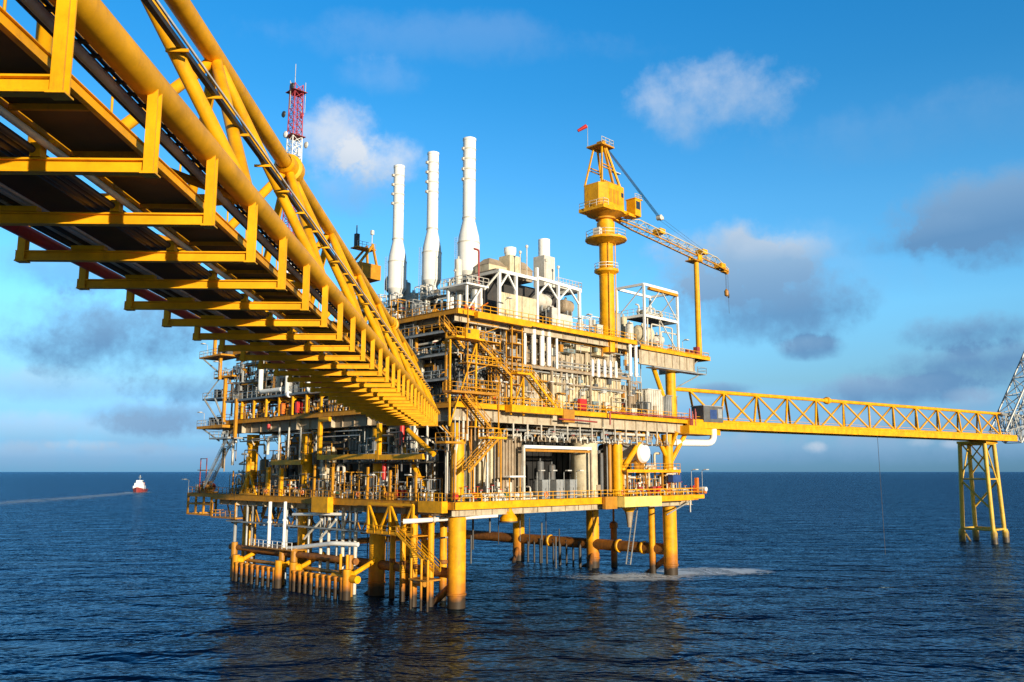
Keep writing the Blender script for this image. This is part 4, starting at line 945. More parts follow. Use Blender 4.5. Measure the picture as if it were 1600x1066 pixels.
def back_crane():
    a, b = 20, 50.5; t = thing('back_crane', 'small brownish yellow crane head with mast, half hidden behind the near bridge', 'crane', a, b, ZU)
    z0 = 15.6
    MB().lathe([(1.0, 0), (1.0, z0)], 16).build('pedestal', 'old_yellow', t)
    MB().prism([(-2.6, -2.4), (2.6, -2.4), (2.6, 2.4), (-2.6, 2.4)], z0, z0+3).build('machinery_house', 'old_yellow', t)
    for p, q in (((-2, -1.5, z0+3), (1.6, -1, z0+7.5)), ((2.2, -1.5, z0+3), (1.4, -1, z0+7.5)), ((-2, 1.5, z0+3), (1.6, 1, z0+7.5)), ((2.2, 1.5, z0+3), (1.4, 1, z0+7.5))): MB().bar(p, q, .4).build('frame_leg', 'old_yellow', t)
    MB().box(-2.4, -1.2, z0+6.3, 2.2, 1.2, z0+6.5).build('top_platform', 'old_yellow', t)
    g = MB(); rail(g, [(-2.3, -1.1, z0+6.5), (2.1, -1.1, z0+6.5)], 1.1, 1.0); g.build('railing', 'galv', t)
    MB().box(-2.2, -.5, z0+6.5, -1.4, .3, z0+9.2).tube((-1.8, 0, z0+9), (-1.8, 0, z0+11), .12, 5).build('control_box', 'dark', t)
    MB().tube((2.0, 0, z0+6.4), (2.0, 0, z0+10.4), .08, 5).cbox(2.0, 0, z0+9.8, .6, .5, .9).build('light_mast', 'off_white', t)
back_crane()
# ------------------------------------------------------------------ sunlit side, top deck
def C(o, desc, cat, where, group, key=None):
    if cat == 'pipe' and ' line ' in desc+' ':
        cat = 'conduit'; o.name = 'conduit'  # pipes described as lines are filed under conduit
    return counted(o, desc, cat, where, (o.location-W(0, 0, o.location.z)).length if key is None else key, group)
def top_sunny():
    # white turbine hall: open frame over cream panels
    z0 = ZU; zr = 47.6; a0 = onB(780, 470, .3)[0]; a1 = onB(905, 470, .3)[0]
    t = thing('turbine_hall', 'white steel frame hall with cream side panels and dark openings on the top deck', 'frame building', a0, .3, z0)
    L = a1-a0; Z = zr-z0; ps = [0, (onB(806, 450, .3)[0]-a0), (onB(839, 450, .3)[0]-a0), (onB(872, 450, .3)[0]-a0), L]
    for i, x in enumerate(ps):
        h = Z+(1.9 if i == 2 else 0)
        MB().bar((x, 0, 0), (x, 0, h), .42).build('post', 'white', t); MB().bar((x, 11, 0), (x, 11, Z), .36).build('post', 'off_white', t)
    MB().bar((-.2, 0, Z), (ps[2], 0, Z), .42, .5).build('roof_beam', 'white', t); MB().bar((ps[2], 0, Z+.3), (L+.4, 0, Z-.1), .42, .5).build('roof_beam', 'white', t)
    MB().bar((0, 0, Z), (0, 11, Z), .4, .5).build('roof_beam', 'off_white', t); MB().bar((L, 0, Z), (L, 11, Z), .4, .5).build('roof_beam', 'white', t)
    for x0, x1 in ((ps[0], ps[1]), (ps[2], ps[3]), (ps[3], ps[4])):
        MB().bar((x0, -.02, Z-2.6), ((x0+x1)/2, -.02, Z-.2), .24).bar((x1, -.02, Z-2.6), ((x0+x1)/2, -.02, Z-.2), .24).build('knee_brace', 'white', t)
    for i, (x0, x1) in enumerate(((ps[0]+.3, ps[0]+2.1), (ps[0]+2.2, ps[1]+1.2), (ps[1]+1.3, ps[2]-.3))):
        c = MB().box(x0, -.12, .2, x1, .1, 4.1)
        for k in range(1, 4): c.box(x0+(x1-x0)*k/4-.02, -.16, .2, x0+(x1-x0)*k/4+.02, -.1, 4.1)
        c.build('side_panel', 'cream', t)
    c = MB().box(ps[3]-1.6, -.12, .2, ps[3]-.3, .1, 3.4).box(ps[3]+.3, -.1, .2, ps[4]-2.0, .1, 2.6); c.build('side_panel', 'off_white', t)
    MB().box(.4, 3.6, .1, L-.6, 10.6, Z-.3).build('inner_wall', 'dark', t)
    MB().box(-.3, .4, Z+.28, ps[2]-.4, 10.5, Z+.40).build('roof_deck', 'tan', t)
    MB().bar((-3.2, -.1, Z-3.4), (.0, -.1, Z-.1), .24).build('knee_brace', 'off_white', t)
    # things on and in the hall
    v = vessel_h(a0+ps[3]-1.6, 2.6, z0+2.9, 1.25, 2.6, 'off_white', 'x'); C(v, 'cream drum vessel in the open end of the white turbine hall', 'vessel', 'on the top deck', 'drum vessels in the turbine hall')
    v = vessel_h(a0+ps[4]-1.2, 2.2, z0+2.9, 1.1, 1.8, 'tan', 'x'); C(v, 'cream drum vessel in the open end of the white turbine hall', 'vessel', 'on the top deck', 'drum vessels in the turbine hall')
    for (px, top, bot, w, m, nm) in ((797, 388, 408, 8, 'white', 'short white flared vent hood on the roof of the turbine hall'), (850, 375, 408, 8, 'white', 'plain white round vent stack on the roof of the turbine hall')):
        aa, zt = onB(px, top, 4); _, zb = onB(px, bot, 4); s = thing('vent_stack', nm, 'vent', aa, 4, zr+.3)
        if px < 800: MB().lathe([(.62, 0), (.70, zt-zr-1.9), (.98, zt-zr-1.0), (.98, zt-zr-.3)], 16).build('hood', m, s)
        else: MB().lathe([(.98, 0), (.98, zt-zr-.3)], 18).build('pipe', m, s); MB().lathe([(.85, zt-zr-.5), (.85, zt-zr-.28)], 16).build('outlet', 'dark', s)
        MB().cbox(0, 0, -.1, 2.6, 2.4, zb-zr+.4).build('plenum', 'off_white' if px > 800 else 'cream', s)
    for px0, px1, yt, yb, m, nm in ((764, 792, 399, 420, 'cream', 'cream roof housing'), (808, 832, 404, 424, 'tan', 'brown hipped roof housing'), (866, 905, 426, 440, 'off_white', 'pale railed roof platform')):
        a0_, zt = onB(px0, yt, 3.5); a1_, _ = onB(px1, yt, 3.5); s = thing('roof_housing', nm+' on top of the turbine hall', 'housing', (a0_+a1_)/2, 5, zr+.42)
        w = a1_-a0_; h = zt-zr-.5
        if m == 'off_white':
            MB().cbox(0, 0, 0, w, 4, .5).build('deck_plate', m, s); g = MB(); rail(g, [(-w/2, -2, .5), (w/2, -2, .5), (w/2, 2, .5)], 1.2, .8); g.build('railing', 'off_white', s)
        else:
            MB().cbox(0, 0, 0, w, 3, h*.55).build('body', m, s)
            MB().add([(-w/2-.1, -1.6, h*.55), (w/2+.1, -1.6, h*.55), (w/2+.1, 1.6, h*.55), (-w/2-.1, 1.6, h*.55), (-w/4, -.6, h), (w/4, -.6, h), (w/4, .6, h), (-w/4, .6, h)], [(0, 1, 5, 4), (1, 2, 6, 5), (2, 3, 7, 6), (3, 0, 4, 7), (4, 5, 6, 7), (3, 2, 1, 0)]).build('roof', 'tan', s)
    for k, (x, h) in enumerate(((a0+5.5, 3.4), (a0+7.0, 4.6), (a0+11.5, 3.2), (a0+14.5, 2.6))):
        o = MB().tube((0, 0, 0), (0, 0, h), .09, 6).lathe([(.2, h), (.25, h+.35), (.05, h+.5)], 8).build('vent_pipe', 'off_white'); place(o, x, 1.2, zr+.4); C(o, 'thin white vent pipe on the roof of the turbine hall', 'vent', 'on the top deck', 'thin roof vent pipes')
    # white platform and clutter between the nearest stack and the hall
    p = thing('valve_platform', 'small white railed platform between the nearest stack and the turbine hall', 'platform', 2.6, .6, ZU)
    for x in (-.6, 2.2):
        for y in (0, 4): MB().bar((x, y, 0), (x, y, 4.2), .3).build('leg', 'white', p)
    MB().box(-1.2, -.6, 4.2, 3.2, 5, 4.45).build('deck_plate', 'white', p); MB().bar((-.6, 0, .3), (2.2, 0, 4.1), .2).build('brace', 'white', p)
    g = MB(); rail(g, [(-1.2, 5, 4.45), (-1.2, -.6, 4.45), (3.2, -.6, 4.45)], 1.1, .9); g.build('railing', 'off_white', p)
    v = vessel_v(2.9, 3.4, ZU+4.5, .55, 4.2, 'off_white'); C(v, 'slim off white vessel standing on the small white platform', 'vessel', 'on the top deck', 'slim vessels on the white platform')
    pipe([(5.2, 1.5, ZU), (5.2, 1.5, 50.4), (4.2, 1.5, 50.4)], .15, 'dull_red', 'thin pale red topped vent pipe rising beside the nearest stack')
    for i, aa in enumerate((.6, 1.9)):
        d = drum(aa, -.7, ZU, 'red'); C(d, 'red drum at the top deck corner', 'drum', 'of the top deck', 'red drums at the top deck corner')
    red = thing('fire_monitor', 'orange fire monitor on a stand at the top deck corner', 'fire monitor', 3.6, -.9, ZU); MB().tube((0, 0, 0), (0, 0, .9), .12, 8).build('stand', 'orange', red); MB().tube((0, .3, .95), (.3, -.9, 1.5), .14, 8, .09).build('nozzle', 'orange', red)
    # right of the hall: racks and rails up to the crane
    a_ = a1+1.5
    for i in range(3):
        f = frame_rack(a_+1.2+i*2.5, 2.2, ZU, 2.1, 2.2, rnd.uniform(2.2, 4.4), 'white', 3, 'off_white'); C(f, 'open white equipment rack between hall and crane', 'rack', 'on the top deck', 'white racks between hall and crane')
    for i in range(2): C(cabinet(a_+2.5+i*3.4, -.4, ZU, 1.5, .8, 1.7, 'teal_grey' if i else 'off_white'), ('grey green' if i else 'off white')+' cabinet between the turbine hall and crane', 'cabinet', 'on the top deck', 'cabinets near the crane')
    # open white frame with vessels at the far right of the top deck
    A0, A1, B0, B1 = 43.6, 54.2, -.8, 5.2; zt = 51.0; z0 = 39.32
    t = thing('open_frame_tower', 'open white steel frame tower standing right of the yellow crane', 'frame tower', A0, B0, z0); w, d, h = A1-A0, B1-B0, zt-z0
    for x, y in ((0, 0), (w, 0), (0, d), (w, d)): MB().bar((x, y, 0), (x, y, h), .36).build('post', 'white', t)
    for p, q in (((0, 0, h), (w, 0, h)), ((0, d, h), (w, d, h)), ((0, 0, h), (0, d, h)), ((w, 0, h), (w, d, h)), ((0, 0, h*.52), (w, 0, h*.52)), ((0, 0, h*.52), (0, d, h*.52)), ((w, 0, h*.52), (w, d, h*.52))): MB().bar(p, q, .34, .44).build('beam', 'white', t)
    for p, q in (((0, 0, h*.54), (w*.5, 0, h-.2)), ((w, 0, h*.54), (w*.5, 0, h-.2)), ((0, d, h*.54), (0, 0, h-.2)), ((w, 0, .2), (w*.45, 0, h*.5)), ((0, 0, .2), (0, d, h*.5)), ((w, d, h*.54), (w, 0, h-.2))): MB().bar(p, q, .15).build('brace', 'off_white', t)
    MB().box(.3, .3, h*.52+.2, w-.3, d-.2, h*.52+.3).build('deck_plate', 'grating', t)
    g = MB(); rail(g, [(0, d, h*.52+.25), (0, 0, h*.52+.25), (w, 0, h*.52+.25)], 1.1, 1.2); g.build('railing', 'off_white', t)
    MB().box(w*.15, -.3, h-.75, w*1.0, .35, h-.3).build('lifting_beam', 'old_yellow', t)
    for (aa, bb, r, L, m) in ((47.2, 2.2, 1.5, 3.2, 'cream'), (52.2, 2.6, 1.0, 2.2, 'off_white')):
        C(vessel_h(aa, bb, z0+1.4, r, L, m, 'x'), 'cream vessel lying inside the open white frame tower', 'vessel', 'on the top deck', 'vessels in the open frame tower')
    for (aa, bb) in ((45.5, 1.2), (48.2, 2.0), (50.6, 1.3), (52.8, 2.4)):
        C(pump_skid(aa, bb, z0+h*.52+.3, 'off_white', rnd.choice(['tan', 'galv', 'cream']), R(90)*rnd.randrange(2), 1.25), 'small machine on the upper level of the open white frame tower', 'machine', 'on the top deck', 'machines in the open frame tower')
    for i in range(8): C(valve(44.4+i*1.3, -.2+.5*(i % 3), z0, rnd.choice(['off_white', 'galv', 'old_yellow']), rnd.choice(['red', 'old_yellow', 'dark']), rnd.uniform(1.2, 2.6), R(90)*(i % 2)), 'valve with handwheel at the foot of the open white frame tower', 'valve', 'on the top deck', 'valves below the frame tower')
    for aa, bb, h1, r, m in ((41.6, 1.0, 4.6, .7, 'off_white'), (39.6, 2.4, 5.4, .8, 'grey'), (42.6, 3.0, 6.2, .6, 'cream')):
        C(vessel_v(aa, bb, z0 if aa > 40 else ZU, r, h1, m), 'upright pale vessel squeezed between crane and open frame', 'vessel', 'on the top deck', 'upright vessels beside the crane')
    for aa in (56.5, 58.2, 59.6): C(red_box(aa, -1.2, z0, .7, .9, 'dull_red'), 'red hose box on the railed deck end below the boom rest', 'hose cabinet', 'on the top deck', 'red hose boxes by the boom rest')
    for aa in (55.2, 57.2, 60.4): C(cabinet(aa, .8, z0, 1.2, .7, 1.5, rnd.choice(['galv', 'off_white'])), 'grey cabinet on the railed deck end beside the boom rest', 'cabinet', 'on the top deck', 'cabinets by the boom rest')
    for k, (x, z1, x2) in enumerate(((45.2, 46, 49), (46.4, 44.2, 53), (49.5, 43.2, 55))):
        pipe([(x, -.3, z0), (x, -.3, z1), (x2, -.3, z1), (x2, -.3, z0+.4)], .14, 'off_white', None); o = bpy.context.scene.collection.objects[-1]; C(o, 'pale looped pipe in front of the open white frame tower', 'pipe', 'on the top deck', 'looped pipes below the frame tower')
    for k, aa in enumerate((8, 17, 26.5, 37.5, 55)): C(floodlight(aa, -1.2, ZU if aa < 40 else z0, 2.6), 'floodlight on a thin pole along the railing', 'lamp', 'on the top deck', 'floodlights along the top deck railing')
top_sunny()

# ------------------------------------------------------------------ sunlit side, middle deck: ribbed enclosures, white air bottles, louvres
def mid_sunny():
    z = ZM
    enclosure(1.6, 3.2, z, 8.4, 12.5, z+6.6, 'slate', 'blue grey ribbed enclosure behind the yellow stairs at the near corner', .85)
    enclosure(2.6, 4.0, z+7.0, 9.0, 12.5, z+12.2, 'dark_grey', 'dark ribbed enclosure under the top deck at the near corner', 1.0, False)
    enclosure(9.2, 1.4, z, 18.2, 12, z+6.4, 'beige', 'beige ribbed enclosure beside the lower yellow stairs', .8)
    enclosure(18.9, 1.0, z, 27.4, 12, z+6.0, 'cream', 'cream ribbed enclosure with the red hose box in front', .8)
    enclosure(27.9, .9, z, 38.6, 12, z+6.4, 'cream', 'long cream ribbed enclosure below the short white bottles', .75)
    enclosure(39.4, 1.6, z, 44.0, 10, z+5.4, 'tan', 'tan ribbed enclosure left of the grey end cabins', .8, False)
    enclosure(44.6, -.4, z, 49.4, 8, z+5.0, 'off_white', 'off white ribbed end cabin close to the distant bridge', .7)
    enclosure(50.0, -.6, z, 53.6, 8, z+4.2, 'grey', 'small grey ribbed cabin at the far end of the middle deck', .6, False)
    enclosure(10.0, 2.6, z+6.9, 18.6, 12, z+12.3, 'tan', 'tan cladding wall behind the tall white bottles', 1.1, False)
    enclosure(20.2, 2.2, z+6.6, 40.4, 12, z+12.2, 'beige', 'wide beige cladding wall under the top deck left of the crane', 1.2, False)
    # mezzanine ledge between them
    t = thing('mezzanine_walkway', 'narrow brown walkway ledge half way up the sunlit wall', 'walkway', 9, -.2, z+6.55)
    MB().box(0, 0, 0, 31, 1.6, .2).build('deck_plate', 'orange_brown', t); MB().ibeam((0, -.1, -.1), (31, -.1, -.1), .2, .45, .03).build('edge_beam', 'tan', t)
    g = MB(); rail(g, [(11, 0, .2), (31, 0, .2)], 1.05, 1.5); g.build('railing', 'galv', t)
    for x in (.3, 10.5, 20, 30.6): MB().bar((x, .1, -6.55), (x, .1, 0), .3).build('post', 'tan', t)
    t = thing('mezzanine_walkway', 'thin grey beam ledge below the short white bottles', 'walkway', 21, .2, z+4.3)
    MB().box(0, 0, 0, 18, .7, .25).build('deck_plate', 'tan', t)
    # white bottle banks
    for (px, y0, y1, w) in ((820, 505, 570, 4.5), (833.5, 507, 571, 8.5), (846.5, 511, 573, 8.5), (857, 511, 573, 8), (869.5, 509, 577, 4.5)):
        a, z1 = onB(px, y0, -.4); _, z0 = onB(px, y1, -.4); r = w*(a+118)*.5/1350*.92
        t = thing('gas_bottle', None, 'bottle', a, -.4, z0); MB().lathe([(r*.5, 0), (r, .15), (r, z1-z0-.5), (r*.6, z1-z0-.1), (r*.25, z1-z0)], 14).build('cylinder', 'white', t)
        k = MB().box(-r-.08, -.1, (z1-z0)*.3, r+.08, r+.5, (z1-z0)*.3+.14).box(-r-.08, -.1, (z1-z0)*.75, r+.08, r+.5, (z1-z0)*.75+.14); k.build('clamp', 'galv', t); MB().tube((0, 0, z1-z0), (0, 0, z1-z0+.4), r*.2, 6).build('valve', 'galv', t)
        C(t, 'tall white cylinder standing in the left bank high on the sunlit wall', 'cylinder', '', 'tall white cylinders on the wall')
    for (px, y0, y1, w) in ((925.5, 561, 589, 5.5), (934.5, 561, 590, 6.5), (944.5, 562, 590, 5.5), (953.5, 563, 591, 5), (962, 564, 591, 5.5)):
        a, z1 = onB(px, y0, -.3); _, z0 = onB(px, y1, -.3); r = w*(a+118)*.5/1350*.92
        t = thing('gas_bottle', None, 'bottle', a, -.3, z0); MB().lathe([(r*.5, 0), (r, .12), (r, z1-z0-.4), (r*.6, z1-z0-.1), (r*.3, z1-z0)], 12).build('cylinder', 'white', t)
        MB().box(-r-.06, -.1, (z1-z0)*.6, r+.06, r+.5, (z1-z0)*.6+.12).build('clamp', 'galv', t)
        C(t, 'short white cylinder hung in the row right of the wall middle', 'cylinder', '', 'short white cylinders on the wall')
    for (px, y0, y1, w) in ((984, 537, 588, 5.5), (993, 538, 589, 5.5)):
        a, z1 = onB(px, y0, -1.2); _, z0 = onB(px, y1, -1.2); r = w*(a+118)*.5/1350*.92
        o = MB().lathe([(r, 0), (r, z1-z0)], 14).lathe([(r*1.25, .3), (r*1.25, .6)], 14).lathe([(r*1.25, z1-z0-.6), (r*1.25, z1-z0-.3)], 14).build('duct_pipe', 'white'); place(o, a, -1.2, z0)
        C(o, 'white upright duct pipe of the pair below the crane pedestal', 'pipe', '', 'paired white duct pipes')
    # louvred boxes and pipes under the top deck
    for (x0, x1, y0, y1, m) in ((897, 921, 520, 547, 'cream'), (929, 951, 527, 555, 'cream'), (880, 894, 521, 537, 'teal_grey'), (884, 896, 545, 551, 'teal_grey')):
        a0, a1, z0, z1 = rectB(x0, x1, y0, y1, 1.0); t = thing('louvre_box', None, 'louvre', a0, .6, z0); w, h = a1-a0, z1-z0
        MB().box(0, 0, 0, w, 1.4, h).build('casing', m, t); l = MB(); n = 6
        for k in range(n): l.box(w*.22, -.05, h*(.2+.1*k), w*.78, -.005, h*(.2+.1*k)+h*.055)
        l.build('louvre_blades', 'tan', t); C(t, ('cream' if m == 'cream' else 'grey green')+' louvred box high on the sunlit wall under the top deck', 'louvre', '', 'louvred boxes under the top deck')
    for i, (a0, a1, zz, r, m) in enumerate(((10, 20, 35.0, .16, 'tan'), (20.5, 40, 34.6, .22, 'off_white'), (21, 38, 35.2, .14, 'tan'), (9.5, 19, 38.9, .2, 'off_white'), (20.5, 33, 38.6, .16, 'orange_brown'), (10, 27, 33.2, .12, 'galv'), (28, 39, 31.4, .1, 'galv'))):
        o = pipe([(a0, .5, zz-1.2), (a0, .3, zz), (a1, .3, zz), (a1, .5, zz-1.5)], r, m); C(o, 'thin horizontal pipe running along the sunlit wall', 'pipe', SUNNY['M'], 'pipes on the sunlit wall', zz)
    # clutter of pipes above the left bottles and under the deck edge
    for i in range(14):
        a = 4+rnd.uniform(0, 7); z0 = rnd.uniform(35.2, 39.2); r = rnd.uniform(.1, .24); m = rnd.choice(['off_white', 'galv', 'tan', 'grey', 'off_white'])
        bb = rnd.uniform(.2, 2.2); o = pipe([(a, bb, z0-rnd.uniform(1, 3)), (a, bb, z0), (a+rnd.uniform(1.4, 3.6), bb, z0), (a+3.8, bb+2, z0)], r, m); C(o, 'bent pipe in the tangle under the near end of top deck', 'pipe', SUNNY['M'], 'pipe tangle under the top deck', a)
    for i in range(6): C(frame_rack(4.2+i*1.0, .4+.9*(i % 3), 34.4 if i % 2 else 36.8, 1.6, 1.2, 2.2, 'old_yellow' if i % 2 else 'galv', 3), 'small instrument rack in the tangle by the yellow stairs', 'rack', SUNNY['M'], 'instrument racks by the stairs')
    # yellow service tower left of the bottle bank
    a0, a1, z0, z1 = rectB(800, 816, 507, 632, -1.4); t = thing('ladder_tower', 'narrow yellow caged ladder tower left of the tall white cylinders', 'ladder tower', a0, -1.4, ZM); w = a1-a0; h = z1-ZM
    for x in (0, w):
        for y in (0, 1.2): MB().bar((x, y, 0), (x, y, h), .16).build('post', 'old_yellow', t)
    for k in range(6): MB().box(-.1, -.1, h*(k+.6)/6, w+.1, 1.3, h*(k+.6)/6+.12).build('landing', 'old_yellow', t)
    for k in range(3): C(cabinet(a0+.8, -.5, ZM+h*(3+k+.6)/6+.12, 1.1, .7, 1.1, rnd.choice(['galv', 'tan', 'off_white'])), 'small cabinet on a landing of the yellow ladder tower', 'cabinet', SUNNY['M'], 'cabinets on the ladder tower')
    # things on the walkway in front
    red_ = rectB(906, 922, 627, 645, -1.4); o = red_box(red_[0]+.8, -1.2, ZM, 1.7, 1.8); tag(o, 'bright red hose cabinet in front of the cream sunlit wall', 'hose cabinet')
    for a in (11, 15, 30.4, 33.5, 41): C(cabinet(a, .2, ZM, rnd.uniform(.8, 1.6), .6, rnd.uniform(1.4, 2.1), rnd.choice(['galv', 'tan', 'off_white', 'teal_grey'])), 'pale cabinet standing against the sunlit wall', 'cabinet', SUNNY['M'], 'cabinets along the sunlit wall')
    for a in (2, 3.2, 7.5): C(red_box(a, .8, ZM, .8, 1.4), 'red hose cabinet beside the near yellow stairs', 'hose cabinet', SUNNY['M'], 'red hose cabinets by the stairs')
    for a in (4.6, 6.4, 13, 21, 29, 36.5): C(floodlight(a, -1.8, ZM, 3.1), 'floodlight on a thin pole along the railing', 'lamp', SUNNY['M'], 'floodlights along the middle deck')
    for a in (17.5, 26, 43): C(extinguisher(a, -.2, ZM), 'red fire extinguisher by the sunlit wall', 'extinguisher', SUNNY['M'], 'extinguishers by the sunlit wall')
    for i, a in enumerate((42.4, 43.6)): C(frame_rack(a, -.6, ZM, 1.1, 1.4, 2.6, 'dark_grey', 3, 'tan'), 'dark open rack left of the end cabins', 'rack', SUNNY['M'], 'dark racks by the end cabins')
    # red fire main in front of the deck girder
    pipe([(17.5, -3.25, ZM-1.5), (20.5, -3.25, ZM-1.5), (26.6, -3.25, ZM-1.6)], .13, 'dull_red', 'dull red pipe under the bright walkway of the middle deck', None)
    pipe([(29.8, -3.4, ZM-1.9), (29.8, -3.4, ZM+.15), (53.5, -3.4, ZM+.15), (53.5, -3.4, ZM-2.6)], .13, 'dull_red', 'long dull red pipe running along the middle deck edge', None)
    for k in range(5): C(MBv(53.9+k*.5, -3.0-.2*(k % 2), ZM-2.6, 4.6-.5*(k % 3)), 'red upright pipe at the far end of the middle deck', 'pipe', SUNNY['M'], 'red pipes by the distant bridge')
def MBv(a, b, z, h, r=.12, m='dull_red'):
    o = MB().tube((0, 0, 0), (0, 0, h), r, 8).build('pipe', m); place(o, a, b, z); return o
mid_sunny()
def wall_clutter():
    for i in range(46):
        a = rnd.uniform(9.5, 43); zz = rnd.choice([rnd.uniform(28.2, 33.2), rnd.uniform(34.6, 39)]); r = rnd.choice([.05, .07, .09, .13]); L = rnd.uniform(1, 5); h = rnd.uniform(.6, 3)
        o = pipe([(a, .55, zz), (a, .5, min(zz+h, 39.4)), (min(a+L, 44), .5, min(zz+h, 39.4)), (min(a+L, 44), .55, zz+rnd.uniform(-1, .5))], r, rnd.choice(['tan', 'galv', 'off_white', 'orange_brown', 'grey', 'dark_grey', 'cream'])); C(o, 'thin bent line on the sunlit wall', 'pipe', SUNNY['M'], 'thin lines on the sunlit wall')
    for i in range(26):
        a = rnd.uniform(9.5, 43); zz = rnd.choice([rnd.uniform(29, 32.6), rnd.uniform(34.8, 38.4)]); t = thing('junction_box', None, 'box', a, .35, zz); w, h = rnd.uniform(.4, 1.1), rnd.uniform(.5, 1.3); m = rnd.choice(['galv', 'tan', 'grey', 'dark_grey', 'orange_brown', 'off_white', 'teal_grey'])
        MB().box(-w/2, 0, 0, w/2, .4, h).build('body', m, t); MB().box(-w/2+.05, -.04, .05, w/2-.05, -.003, h-.05).build('lid', m, t); MB().tube((0, .2, h), (0, .2, h+.8), .05, 6).build('conduit', 'galv', t); C(t, 'small junction box on the sunlit wall', 'box', SUNNY['M'], 'junction boxes on the sunlit wall')
    for i in range(12):
        a = rnd.uniform(10, 42); C(valve(a, -.9, ZM, rnd.choice(['galv', 'off_white', 'tan', 'old_yellow']), rnd.choice(['red', 'dark', 'old_yellow']), rnd.uniform(1.3, 2.0)), 'valve standing before the sunlit wall', 'valve', SUNNY['M'], 'valves before the sunlit wall')
    for i in range(7): C(floodlight(10.5+i*4.4, .8, rnd.choice([29.8, 30.4]), 1.2), 'wall lamp on the sunlit wall', 'lamp', SUNNY['M'], 'wall lamps')
    for i in range(9):
        a = 20.8+i*1.3; C(MBv(a, .2, 32.4+.3*(i % 2), rnd.uniform(1.6, 3.8), rnd.choice([.1, .16, .22]), rnd.choice(['off_white', 'tan', 'galv', 'cream'])), 'short upright pipe high on the sunlit wall', 'pipe', SUNNY['M'], 'short upright wall pipes')
wall_clutter()

# pipe rack hung below the middle deck, sunlit side
def rack_below():
    z = 24.4
    for i in range(26):
        a0 = 8.5+rnd.uniform(0, 30); L = rnd.uniform(4, 13); a1 = min(a0+L, 52); zz = rnd.uniform(22.7, 24.7); bb = rnd.uniform(-2.4, 2.0); r = rnd.choice([.07, .1, .13, .18, .24])
        o = pipe([(a0, bb, zz-rnd.uniform(.3, 1.4)), (a0, bb, zz), (a1, bb, zz), (a1, bb, zz+rnd.uniform(.4, 1))], r, rnd.choice(['off_white', 'galv', 'tan', 'grey', 'off_white', 'orange_brown']))
        C(o, 'pipe slung in the rack below the middle deck', 'pipe', SUNNY['P'], 'pipes slung below the middle deck')
    for a in range(9, 53, 3):
        t = thing('pipe_hanger', None, 'hanger', a, -1.9, 22.5); MB().bar((0, 0, 0), (0, 0, 2.4), .18).build('rod', 'off_white', t); MB().bar((0, 4.2, 0), (0, 4.2, 2.4), .18).build('rod', 'off_white', t); MB().bar((0, -.2, .1), (0, 4.4, .1), .2).build('crossbar', 'tan', t)
        C(t, 'trapeze hanger carrying pipes below the middle deck', 'hanger', SUNNY['P'], 'pipe hangers below the middle deck')
    for i in range(16):
        o = valve(10+i*2.6+rnd.uniform(-.5, .5), -1.6+rnd.uniform(-.4, .8), 22.4, rnd.choice(['galv', 'off_white', 'tan']), rnd.choice(['red', 'dark', 'old_yellow']), rnd.uniform(1.2, 1.7)); C(o, 'valve in the pipe rack below the middle deck', 'valve', SUNNY['P'], 'valves below the middle deck')
rack_below()

